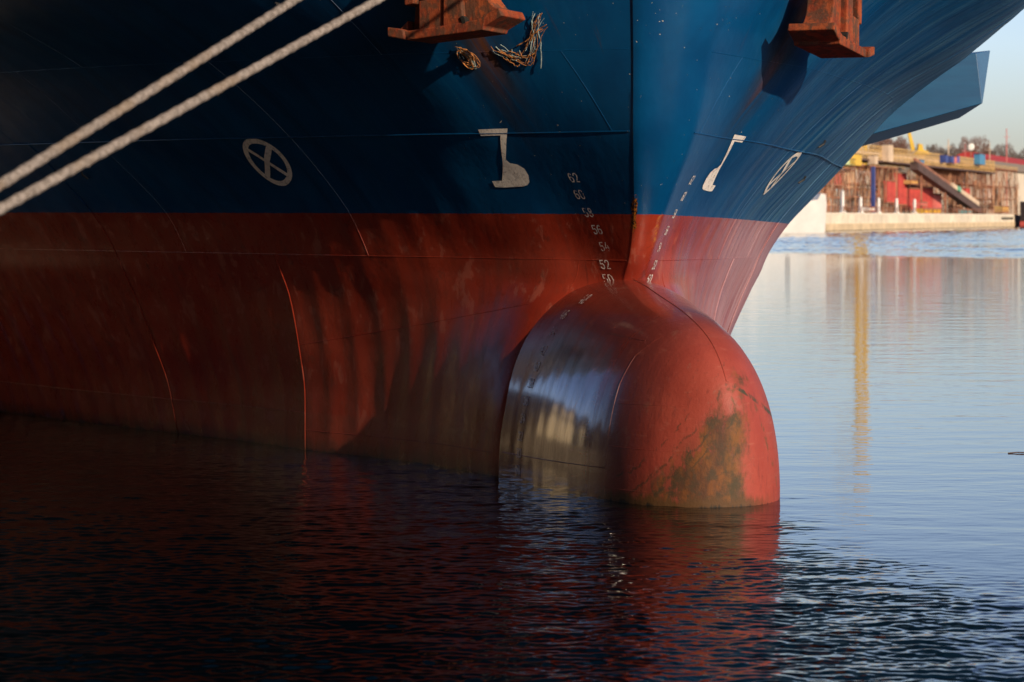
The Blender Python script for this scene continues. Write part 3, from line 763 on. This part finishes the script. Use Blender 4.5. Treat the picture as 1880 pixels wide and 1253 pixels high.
o = empty('quay_sky_blocker', SL(-36, -28, 1.2), 'dark brick warehouse added unseen on the near quay to block sky light', 'building', rot=(0, 0, R(18)))  # added out of view to keep sky light off the starboard hull
m = MB(); m.box((0, 0, 12), (44, 72, 24)); m.build('wall', simple('blocker_brick', (.035, .028, .024), .95), o)
m = MB(); m.prism([(-23, 24), (23, 24), (0, 31)], -30.5, 30.5); m.build('roof', simple('roof_felt', (.03, .03, .03), .95), o)
m = MB(); m.box((22.1, 10, 3), (.2, 6, 6)); m.build('door', simple('door_paint', (.05, .06, .05), .8), o)
o = empty('rear_sky_blocker', (-25, -62, 1.2), 'long dark brick block added unseen behind the camera to cut sky light', 'building')  # second unseen block, added behind the camera to deepen the hull's dark side
m = MB(); m.box((0, 0, 14), (110, 30, 28)); m.build('wall', simple('rear_blocker_brick', (.035, .028, .024), .95), o)
m = MB(); m.prism([(-15.6, 28), (15.6, 28), (0, 34)], -55.5, 55.5, Matrix(((0, 1, 0), (1, 0, 0), (0, 0, 1)))); m.build('roof', simple('slate', (.03, .03, .03), .95), o)
m = MB(); m.box((10, 15.1, 3), (6, .2, 6)); m.build('door', simple('gate_paint', (.05, .06, .05), .8), o)
o = empty('cream_warehouse', SL(-20, 45, 1.2), 'long cream warehouse on the near quay beyond the small shed', 'building', rot=(0, 0, R(18)))
m = MB(); m.box((0, 0, 1.8), (12, 56, 3.6)); m.build('wall', simple('sunlit_render', (.78, .64, .42), .8, .12, .5, dirt=(.58, .46, .29)), o)
m = MB(); m.prism([(-6.4, 3.6), (6.4, 3.6), (0, 4.2)], -28.3, 28.3); m.build('roof', simple('warehouse_roof', (.12, .10, .09), .9), o)
for k in range(7):
    m = MB(); m.box((6.02, -24+k*8, 1.4), (.1, 3.4, 2.8)); m.build('door', simple('sliding_door', (.18, .12, .08), .7), o)
o = empty('cream_shed', SL(-16.6, 14.6, 1.2), 'small cream rendered shed on the near quay, lit by the sun', 'building', rot=(0, 0, R(18)))
m = MB(); m.box((0, 0, .95), (12.6, 4, 1.9)); m.build('wall', simple('cream_wall', (.86, .72, .48), .8, .1, 1, dirt=(.60, .48, .30)), o)
m = MB(); m.prism([(-6.5, 1.9), (6.5, 1.9), (0, 2.15)], -2.2, 2.2); m.build('roof', simple('shed_roof', (.10, .09, .08), .9), o)
m = MB(); m.box((1, -2.02, .8), (.9, .1, 1.6)); m.build('door', simple('shed_door', (.10, .14, .12), .6), o)
bollard(-3.98, 5.95, 'black iron mooring bollard on the near quay holding the ropes')

# ---------------------------------------------------------------- far shore
def bgY(px): return 131.4/(.376-(px-940)/4440)
DZ = 4.1
def gp(px, back=0.0):                 # ground point on the far quay edge, set back
    Y = bgY(px); X = (px-940)/4440*Y; p = Vector((X, Y, 0))
    return p+Vector((-.936, .352, 0))*back
def gx(px, back):                     # point seen at px, on the line set back from the quay edge
    m = (px-940)/4440; o = Vector((54, 493, 0))+Vector((-.936, .352, 0))*back; d = Vector((.352, .936, 0))
    t = (m*o.y-o.x)/(d.x-m*d.y); return o+d*t
DV = Vector((.352, .936, 0)); NV = Vector((-.936, .352, 0))
def zat(py, p): return HC-(py-400)/4440*p.y
ROT = Matrix(((DV.x, NV.x, 0), (DV.y, NV.y, 0), (0, 0, 1)))      # local x along the quay, y inland
RZ = math.atan2(DV.y, DV.x)
a0 = gx(1515, 0); a1 = gx(1866, 0)
M_QW = simple('far_quay_concrete', (.80, .71, .55), .85, .15, .12, dirt=(.62, .52, .37))
wall = empty('harbour_wall', a0, 'long pale concrete harbour wall along the far shore', 'wall', rot=(0, 0, RZ))
Lw = (a1-a0).length
m = MB(); nseg = 9
for k in range(nseg):
    x0, x1 = Lw*k/nseg+.12, Lw*(k+1)/nseg-.12
    m.box(((x0+x1)/2, 3, 2.9-.3), (x1-x0, 6, 3.0))
m.box((Lw/2, 3.2, -.6), (Lw, 6, 5.0)); m.build('wall_block', M_QW, wall)
m = MB(); m.box((Lw/2, 3, 4.03-.12), (Lw, 6.1, .3)); m.build('coping', simple('coping_concrete', (.84, .76, .62), .8, .1, .2), wall)
m = MB(); m.box((Lw*.93, -.12, 2.8), (22, .3, .7)); m.build('rubber_fender', simple('dark_rubber', (.12, .11, .08), .8), wall)
m = MB(); m.box((Lw/2, -.03, .9), (Lw, .3, 1.5)); m.build('footing', simple('stained_concrete', (.66, .52, .33), .9, .15, .3), wall)
# land behind, one sheet
lp = [gx(1300, 5.9), gx(1868, 5.9), gx(1868, 5.9)+DV*900+NV*0, gx(1868, 5.9)+NV*1500+DV*900, gx(1300, 5.9)+NV*1500-DV*200]
ob = slab(lp, -3, DZ-.25).build('land', simple('shipyard_ground', (.16, .13, .10), .95, .3, .1)); tag(ob, kind='structure')

def place(name, px, back, label, cat, group=None, z=DZ-.25):
    p = gx(px, back); return empty(name, (p.x, p.y, z), label, cat, group, (0, 0, RZ))
def width(px0, px1, back): return (gx(px1, back)-gx(px0, back)).length
def hz(py, px, back): return zat(py, gx(px, back))-(DZ-.25)

M_PIPE = simple('mixed_pipe_paint', (.45, .24, .13), .7, .9, .15, dirt=(.62, .50, .36))
MW = simple('white_paint', (.86, .83, .76), .5, .08, .3)
M_BRN = simple('brown_steel', (.34, .15, .085), .7, .4, .6, dirt=(.46, .17, .08))
M_BRN2 = simple('dark_steelwork', (.10, .06, .05), .7, .4, .8)
M_YEL = simple('yellow_paint', (.70, .45, .16), .5, .15, .4)
M_YELB = simple('crane_yellow', (.80, .50, .04), .45, .1, .3)
M_RED = simple('red_container_paint', (.58, .10, .08), .5, .2, .5)
M_PINK = simple('faded_red_paint', (.66, .20, .17), .6, .2, .5)
M_BLU = simple('blue_paint', (.08, .28, .48), .5, .1, .5)
M_NAVY = simple('navy_paint', (.05, .08, .28), .5, .2, .5)
M_GRY = simple('grey_panel', (.33, .31, .29), .7, .25, .3)
M_CRM = simple('cream_panel', (.72, .55, .38), .7, .15, .3)

# white mooring posts
for k, px in enumerate((1547, 1580, 1613, 1646, 1679)):
    o = place('mooring_post', px, 2.0, ['short thick white post with a cap nearest the white workboat', 'white post second from the white workboat', 'white post in the middle of the five along the harbour wall', 'white post fourth from the workboat', 'white post farthest from the workboat'][k], 'post', 'white posts standing along the far harbour wall', z=4.05)
    hgt = 3.9 if k else 5.2
    m = MB(); prof = [(.62, 0), (.62, .5), (.42, .7), (.40, hgt-.5), (.30, hgt-.1), (.05, hgt)]; n = 12
    vs = [(rr*math.cos(2*math.pi*q_/n), rr*math.sin(2*math.pi*q_/n), zz) for rr, zz in prof for q_ in range(n)]
    m.add(vs, [[i*n+q_, i*n+(q_+1) % n, (i+1)*n+(q_+1) % n, (i+1)*n+q_] for i in range(len(prof)-1) for q_ in range(n)])
    m.build('post_shaft', MW, o, 0, True)
    m = MB(); m.box((0, 0, .1), (1.6, 1.6, .2)); m.build('base_plate', MW, o)
# handrail wire between them
o = place('railing', 1516, 1.2, 'low dark railing along the top of the far harbour wall', 'railing', z=4.05)
Lr = width(1516, 1850, 1.2); m = MB()
for x in np.arange(0, Lr, 6): m.bar((x, 0, 0), (x, 0, 1.5), .16)
for z_ in (.8, 1.5): m.bar((0, 0, z_), (Lr, 0, z_), .12)
m.build('rail_bars', M_BRN, o)

# white workboat at the left end, bow to the right
wb = at(1440, 415, 478)
o = empty('workboat', (wb.x-10, wb.y, 0), 'white workboat with a stepped bulwark moored left of the harbour wall', 'boat', None, (0, 0, R(4)))
m = MB()
m.prism([(-14, -.5), (17.6, -.5), (18.0, 5.6), (17.8, 7.6), (16.8, 7.8), (16.2, 6.6), (14.6, 6.3), (13.4, 7.6), (11.5, 9.6), (-14, 9.6)], -3, 4); m.build('hull', MW, o, .1)
m = MB(); m.prism([(-14, 9.6), (5, 9.6), (4, 14), (-13, 14)], -2.0, 3); m.build('wheelhouse', MW, o, .1)
for k in range(5):
    m = MB(); m.box((-10+k*3, -2.03, 12), (1.6, .1, 1.4)); m.build('window', simple('dark_glass', (.02, .03, .04), .1), o)
m = MB(); m.box((10.2, -3.05, 3.5), (.9, .2, 1.2)); m.build('scupper', M_BRN2, o)
m = MB()
for k in range(3): m.bar((14.3+k*1.2, -2.6, 6), (14.3+k*1.2, -2.6, 8.6), .16)
m.build('stanchion', M_GRY, o)

# rusty steel gantry: columns, floors, bracing and a yellow walkway on top
def gantry(px0, px1, back, ytop, label, seed, dens=1.0, depth=9, col=M_BRN):
    o = place('steel_gantry', px0, back, label, 'gantry', 'rusty steel gantries in the shipyard'); rnd = random.Random(seed)
    L = width(px0, px1, back); H = hz(ytop, (px0+px1)/2, back)
    m = MB(); xs = np.arange(0, L+.1, 3.2)
    for x in xs:
        for y in (0, depth):
            m = MB(); m.bar((x, y, 0), (x, y, H), rnd.uniform(.16, .34)); m.build('column', col, o)
    for z_ in (H, H*.35, H*.62):
        m = MB()
        for y in (0, depth): m.bar((0, y, z_), (L, y, z_), .36)
        m.box((L/2, depth/2, z_-.05), (L, depth, .16))
        if z_ != H*.62: m.build('floor_deck', M_BRN, o)
    mk = m
    m = mk
    for i in range(int(len(xs)*1.8*dens)):
        k = rnd.randrange(len(xs)-1); z0 = rnd.choice((0, H*.35, H*.62)); dz_ = H*.3
        a, b = (xs[k], xs[k+1]) if rnd.random() < .5 else (xs[k+1], xs[k])
        y = 0; m.bar((a, y-.1, z0), (b, y-.1, z0+dz_), rnd.uniform(.1, .22))
    for i in range(int(L*.6*dens)):
        x = rnd.uniform(0, L); z0 = rnd.choice((0, H*.35, H*.62)); m.bar((x, 0, z0), (x+rnd.uniform(-1, 1), 0, z0+H*.34), rnd.uniform(.08, .2))
    m.build('framework', M_BRN, o)
    m = MB(); m.bar((0, -.9, H*.2), (L, -.9, H*.2), .2)
    for i in range(int(L*.5)):
        x = rnd.uniform(0, L); h_ = rnd.uniform(.3, 1.05)*H; m.bar((x, -.9, 0), (x, -.9, h_), rnd.uniform(.1, .3))
        if rnd.random() < .4: m.bar((x, -.9, h_), (x+rnd.uniform(-4, 4), -.9, h_*rnd.uniform(.3, .9)), .16)
    m.build('pipework', M_PIPE, o)
    m = MB()
    for x in np.arange(0, L, 1.4): m.bar((x, -.2, H), (x, -.2, H+1.2), .08)
    for z_ in (.6, 1.2): m.bar((0, -.2, H+z_), (L, -.2, H+z_), .1)
    m.build('handrail', M_YEL, o)
    return o, L, H
gantry(1478, 1560, 14, 306, 'rusty brown gantry nearest the ship with dense bracing', 1, 1.3)
gantry(1560, 1660, 16, 306, 'middle rusty gantry with pale panels showing through', 2, 1.1)
gantry(1660, 1765, 18, 306, 'right-hand rusty gantry behind the dark sloping conveyor', 3, 1.0)
gantry(1765, 1868, 16, 308, 'thin brown scaffold in front of the white warehouse', 4, .6)
# yellow walkway on top
o = place('yellow_walkway', 1552, 15, 'long tan and yellow walkway along the top of the gantries', 'walkway'); L = width(1552, 1826, 15)
H0, H1 = hz(303, 1690, 15), hz(279, 1690, 15)
m = MB(); m.box((L/2, 6, (H0+H1)/2-.2), (L, .3, (H1-H0)*.62)); m.build('side_panel', M_CRM, o)
m = MB()
for x in np.arange(0, L, 2.2): m.bar((x, 0, H0), (x, 0, H1), .22)
for f in (.0, .33, .66, 1): m.bar((0, 0, H0+(H1-H0)*f), (L, 0, H0+(H1-H0)*f), .24)
m.build('railing_frame', M_YEL, o)
m = MB(); m.box((L/2, 3, H0-.2), (L, 7, .5)); m.build('deck', M_BRN2, o)
# cabins and boxes on the walkway
for px0, px1, y0, y1, mt, lab in ((1560, 1582, 303, 282, M_YELB, 'bright yellow box at the ship end of the walkway'), (1548, 1570, 302, 291, simple('lime_paint', (.62, .75, .38), .5), 'pale lime green tank under the walkway end'),
    (1607, 1612, 302, 286, M_CRM, 'narrow cream locker on the walkway'), (1632, 1640, 297, 266, M_CRM, 'tall cream housing on the walkway, left of the yellow crane'), (1737, 1741, 299, 285, M_NAVY, 'narrow navy blue locker on the walkway'),
    (1748, 1752, 299, 287, M_NAVY, 'shorter navy locker beside the red one'), (1753, 1757, 300, 288, M_PINK, 'small faded red locker between navy ones'), (1758, 1762, 299, 287, simple('violet_paint', (.15, .10, .40), .5), 'violet blue locker right of the faded red one'), (1799, 1809, 302, 283, M_BLU, 'bright sky blue cabin near the right end of the walkway'),
    (1690, 1697, 300, 294, M_BLU, 'small blue drum below the yellow crane')):
    o = place('storage_box', px0, 13, lab, 'box', z=0); wd = width(px0, px1, 13); p = gx(px0, 13); z0, z1 = zat(y0, p), zat(y1, p)
    m = MB(); m.box((wd/2, 1, (z0+z1)/2), (wd, 2, z1-z0)); m.build('body', mt, o, .08)
    m = MB(); m.box((wd/2, 1, z1+.08), (wd*1.06, 2.2, .16)); m.build('lid', M_BRN2, o)
# things standing inside and behind the gantries
items = [(1500, 1524, 388, 345, 24, M_BRN, 'rust brown container by the ship edge'), (1524, 1545, 345, 318, 24, M_PINK, 'faded red container up on the left gantry'),
 (1550, 1568, 346, 312, 26, M_CRM, 'cream panelled container left of the window-like one'), (1578, 1600, 346, 312, 26, MW, 'white gridded container on the upper floor of the gantry'), (1572, 1598, 382, 350, 26, M_GRY, 'grey container on the ground floor of the middle gantry'),
 (1612, 1640, 346, 306, 27, M_BRN2, 'dark brown container right of the blue post'), (1600, 1612, 380, 352, 27, M_CRM, 'beige container behind the blue post'), (1614, 1630, 382, 348, 27, M_GRY, 'pale grey container right of the blue post'),
 (1628, 1644, 372, 332, 24, M_RED, 'red container beside the tallest red one'), (1648, 1664, 376, 318, 24, M_RED, 'tallest bright red container'), (1664, 1684, 360, 342, 30, M_GRY, 'grey crate stack under the conveyor top'), (1668, 1690, 386, 346, 24, M_RED, 'red container under the conveyor, left'),
 (1692, 1712, 386, 344, 24, M_RED, 'red container under the conveyor, middle'), (1712, 1728, 388, 356, 24, M_PINK, 'faded red container under the conveyor, right'), (1716, 1760, 340, 306, 34, M_CRM, 'cream shed high above the conveyor'),
 (1762, 1776, 340, 314, 34, MW, 'white container at the right of the cream shed'), (1772, 1780, 368, 345, 24, M_RED, 'narrow red cabinet right of the conveyor'), (1806, 1818, 374, 345, 26, MW, 'pale box standing before the warehouse'), (1690, 1702, 378, 372, 10, M_PINK, 'low pink crate behind the posts'),
 (1697, 1708, 392, 384, 8, M_YELB, 'small yellow skip left of its twin'), (1714, 1726, 392, 384, 8, M_YELB, 'small yellow skip right of its twin'), (1840, 1851, 390, 379, 8, M_YEL, 'dull yellow drum near the end of the wall'), (1672, 1684, 338, 331, 22, M_YEL, 'yellow crate high beside the red container'),
 (1595, 1605, 388, 381, 6, MW, 'small white crate beside the third post'), (1776, 1784, 392, 386, 6, simple('teal_paint', (.12, .40, .42), .5), 'small teal box at the conveyor foot'), (1826, 1838, 386, 358, 20, M_BRN2, 'dark machine at the right end of the yard')]
for px0, px1, y0, y1, back, mt, lab in items:
    back = back-9 if back > 20 else back
    o = place('shipping_container', px0, back, lab, 'container' if (px1-px0) > 13 else 'box', z=0); p = gx(px0, back); wd = width(px0, px1, back); z0, z1 = zat(y0, p), zat(y1, p)
    m = MB(); m.box((wd/2, 1.3, (z0+z1)/2), (wd, 2.6, z1-z0)); n = max(2, int(wd/1.1))
    for k in range(n+1): m.box((wd*k/n, -.06, (z0+z1)/2), (.18, .14, (z1-z0)*.96))
    m.build('body', mt, o)
    m = MB()
    for z_ in (z0, z1): m.box((wd/2, -.08, z_), (wd+.3, .3, .35))
    m.build('rail', M_BRN, o)
# blue post
o = place('blue_post', 1603, 12, 'tall navy blue steel post in the middle of the yard', 'post'); H = hz(306, 1603, 12)
m = MB(); m.box((0, 0, H/2), (1.0, 1.0, H)); m.build('shaft', M_NAVY, o, .05)
m = MB(); m.box((0, 0, .2), (2, 2, .4)); m.build('base', M_BRN2, o)
# sloping conveyor
pa, pb = gx(1678, 11), gx(1797, 11)
o = empty('conveyor', (pb.x, pb.y, DZ-.25), 'long dark sloping conveyor running down to the right, white at its foot', 'conveyor')
A = Vector((pa.x-pb.x, pa.y-pb.y, hz(305, 1678, 11))); B = Vector((0, 0, hz(389, 1797, 11)))
m = MB(); m.bar(A, B, 2.4); m.build('boom', M_BRN2, o)
m = MB(); m.bar(A+Vector((0, -1, 1.8)), A.lerp(B, .5)+Vector((0, -1, 1.8)), .9); m.build('truss_chord', M_BRN, o)
m = MB(); m.bar(A.lerp(B, .52)+Vector((0, -1.5, 1.9)), A.lerp(B, .96)+Vector((0, -1.5, 1.9)), 1.5); m.build('lower_cover', M_CRM, o)
m = MB(); m.bar(A.lerp(B, .6)+Vector((0, -2.5, 2)), A.lerp(B, .64)+Vector((0, -2.5, 2)), 1.6); m.build('band', simple('green_paint', (.15, .45, .30), .5), o)
m = MB()
for f in (.1, .45, .8): m.bar(A.lerp(B, f), Vector((A.lerp(B, f).x, A.lerp(B, f).y, 0)), .5)
m.build('support_leg', M_BRN, o)
# white warehouse with a red roof
o = place('warehouse', 1722, 60, 'long white warehouse with a red roof at the right of the shipyard', 'building'); L = width(1722, 1990, 60); H = hz(314, 1850, 60); H2 = hz(300, 1850, 60); H3 = hz(283, 1850, 60)
m = MB(); m.box((L/2, 12, H/2), (L, 24, H)); m.build('wall', simple('cream_render', (.72, .64, .50), .8, .06, .1), o)
m = MB(); m.box((L/2, 11, (H+H2)/2), (L+1, 25, H2-H)); m.build('eaves_band', simple('roof_grey', (.24, .20, .17), .8), o)
x0 = width(1722, 1822, 60)
m = MB(); m.add([(x0, 0, H2), (L, 0, H2), (L, 24, H2), (x0, 24, H2), (x0+6, 10, H3), (L, 10, H3), (x0+6, 14, H3), (L, 14, H3)], [[0,1,5,4],[4,5,7,6],[6,7,2,3],[0,4,6,3],[1,2,7,5],[0,3,2,1]]); m.build('roof', simple('red_roof', (.50, .045, .035), .7, .15, .2), o)
for k in range(14):
    m = MB(); m.box((width(1722, 1790, 60)+k*7.5, -.06, H*.55), (1.6, .2, 3.2)); m.build('window', simple('window_glass', (.16, .15, .13), .3, .1), o) if k == 0 else None
    if k == 0: W0 = [c_ for c_ in o.children if c_.name.startswith('window')][0]
    else:
        c_ = W0.copy(); COL.objects.link(c_); c_.parent = o; c_.location = (k*7.5, 0, 0)
# small yellow crane on the gantry
p = gx(1690, 30); zb = zat(285, p)
o = empty('yellow_crane', (p.x, p.y, DZ-.25), 'small yellow crane with a thick leaning boom, seen above the walkway', 'crane')
def lp_(px, py): q_ = at(px, py, p.y); return Vector((q_.x-p.x, 0, q_.z-(DZ-.25)))
m = MB(); m.prism([(lp_(a, b).x, lp_(a, b).z) for a, b in ((1676, 284), (1708, 284), (1700, 277), (1694, 276), (1692, 266), (1685, 264), (1683, 277), (1680, 280))], -2, 2); m.build('cab_housing', M_YELB, o, .1)
m = MB(); m.bar(lp_(1677, 278), lp_(1667, 236), 1.5, 4, .9); m.build('boom', M_YELB, o)
m = MB(); m.bar(lp_(1690, 284), Vector((lp_(1690, 284).x, 0, 0)), 3); m.build('tower', M_YEL, o)
# tall crane behind the ship, seen mirrored in the water
pt = gx(1581, 40)
o = empty('tower_crane', (pt.x, pt.y, DZ-.25), 'tall yellow tower crane standing behind the ship, mirrored in the calm water', 'crane')
m = MB(); Ht = 62; hw_ = 1.25
for sx in (-1, 1):
    for sy in (-1, 1): m.bar((sx*hw_, sy*hw_, 0), (sx*hw_, sy*hw_, Ht), .9)
m.build('mast_leg', M_YELB, o)
m = MB(); k = 0
for z_ in np.arange(0, Ht-3, 3.2):
    for sy in (-1, 1):
        k ^= 1; s_ = 1 if k else -1
        m.bar((-s_*hw_, sy*hw_, z_), (s_*hw_, sy*hw_, z_+3.2), .4); m.bar((-hw_, sy*hw_, z_), (hw_, sy*hw_, z_), .4)
m.build('lattice', M_YELB, o)
m = MB(); m.box((0, -2, Ht-6), (4, 4, 5)); m.build('cab', M_YELB, o, .1)
m = MB(); m.bar((-16, 0, Ht), (0, 0, Ht+1), 1.6); m.bar((0, 0, Ht+1), (-6, 10, Ht+14), 1.4); m.build('jib', M_YELB, o)
# bare trees
def tree(px, ytop, back, sp, seed, lab, colr):
    p = gx(px, back); Ht = zat(ytop, p)-(DZ-.25); o = empty('bare_tree', (p.x, p.y, DZ-.25), lab, 'tree', 'bare winter trees behind the shipyard'); rnd = random.Random(seed)
    m = MB(); m.bar((0, 0, 0), (0, 0, Ht*.55), .9, 6, .5)
    tips = []
    for i in range(12):
        a = rnd.uniform(0, 6.28); z0 = Ht*rnd.uniform(.3, .55); e = Vector((math.cos(a)*sp*rnd.uniform(.3, .9), math.sin(a)*sp*rnd.uniform(.3, .9), Ht*rnd.uniform(.65, .92)))
        m.bar((0, 0, z0), e, .35, 4, .15); tips.append((Vector((0, 0, z0)), e))
    m.build('trunk', simple('bark', (.09, .055, .04), .9), o)
    m = MB()
    for i in range(3000):
        while True:
            q0 = Vector((rnd.uniform(-1, 1), rnd.uniform(-1, 1), rnd.uniform(-1, 1)))
            if q0.length < 1: break
        lob = 1+.22*math.sin(3*math.atan2(q0.z, q0.x)+seed)+.12*math.sin(7*math.atan2(q0.z, q0.x)+seed*2)
        s_ = Vector((q0.x*sp*.95*lob, q0.y*sp*.8, Ht*.70+q0.z*Ht*.27*lob)); d = (q0+Vector((rnd.gauss(0, .6), rnd.gauss(0, .6), rnd.gauss(.4, .5)))).normalized()*rnd.uniform(1.0, 2.6)
        q_ = d.cross(Vector((0, 1, 0))).normalized()*.13
        m.add([s_-q_, s_+q_, s_+d], [[0, 1, 2]])
    m.build('crown', simple('twigs', colr, .9, .3, 1), o)
for px, yt, sp, lab in ((1612, 248, 8, 'bare tree half hidden by the ship, far left of the group'), (1640, 244, 9, 'tall bare tree rising behind the tall cream housing'), (1655, 262, 6, 'low bare tree just left of the yellow crane boom'), (1712, 268, 6, 'small grey bare tree right of the yellow crane'), (1740, 262, 7, 'bare tree left of the pair of largest crowns'), (1770, 254, 9, 'bare reddish tree with a wide crown'), (1800, 253, 10, 'largest bare reddish tree, near the middle of the far trees'), (1822, 262, 8, 'grey bare tree left of the thin mast'), (1850, 266, 8, 'low bare tree behind the red roof'), (1872, 270, 8, 'bare tree at the right edge of the picture')):
    tree(px, yt, 130, sp, px, lab, (.20, .10, .07) if px in (1770, 1800, 1612, 1640, 1655) else (.16, .12, .10))
# masts
for px, yt, mt, lab, wd in ((1848, 236, M_PINK, 'thin tall mast above the red roof', .7), (1741, 256, M_CRM, 'pale lattice mast left of the bare trees', .8), (1772, 264, M_PINK, 'thin red and white mast before the wide bare tree', .5), (1817, 262, M_CRM, 'pale thin mast near the end of the walkway', .5)):
    p = gx(px, 60); Ht = zat(yt, p)-(DZ-.25); o = empty('mast', (p.x, p.y, DZ-.25), lab, 'mast')
    m = MB(); m.bar((0, 0, 0), (0, 0, Ht), wd*1.4, 6, wd*.6); m.build('pole', mt, o)
    m = MB(); m.bar((-1.5, 0, Ht*.9), (1.5, 0, Ht*.9), .2); m.build('crossbar', mt, o)
p = gx(1783, 50); o = empty('satellite_dish', (p.x, p.y, zat(270, p)), 'round white dish in front of the reddish trees', 'dish')
m = MB(); n = 16; vs = [(r_*math.cos(2*math.pi*k/n), -.6+r_*r_*.12, r_*math.sin(2*math.pi*k/n)*1.1) for r_ in (.05, .5, 1.0, 1.3) for k in range(n)]
m.add(vs, [[i*n+k, i*n+(k+1) % n, (i+1)*n+(k+1) % n, (i+1)*n+k] for i in range(3) for k in range(n)]); m.build('reflector', MW, o, 0, True)
m = MB(); m.bar((0, .3, -12), (0, .3, 0), .4); m.build('pole', M_BRN, o)
# dark barge at the right edge
p = gx(1867, -1)
o = empty('dark_barge', (p.x, p.y, 0), 'dark hulled barge with red boot stripe at the right edge', 'barge', None, (0, 0, RZ))
m = MB(); m.box((35, -7, 5.0), (70, 12, 6.4)); m.build('hull', simple('black_paint', (.03, .02, .02), .6), o, .2)
m = MB(); m.box((35, -7, 1.0), (70.1, 12.1, 1.6)); m.build('boot_stripe', M_RED, o)
m = MB(); m.box((14, -7, 9.2), (9, 6, 2)); m.build('deckhouse', M_BRN2, o, .1)

# floating stick and gulls far off on the calm water
m = MB(); p = at(1868, 833, 3*4440/433); m.tube([(p.x-.12, p.y, .005), (p.x, p.y+.02, .012), (p.x+.25, p.y-.02, .01)], .008, 5)
ob = m.build('driftwood_stick', M_BRN2); tag(ob, 'small dark stick floating on calm water at the right edge', 'stick')
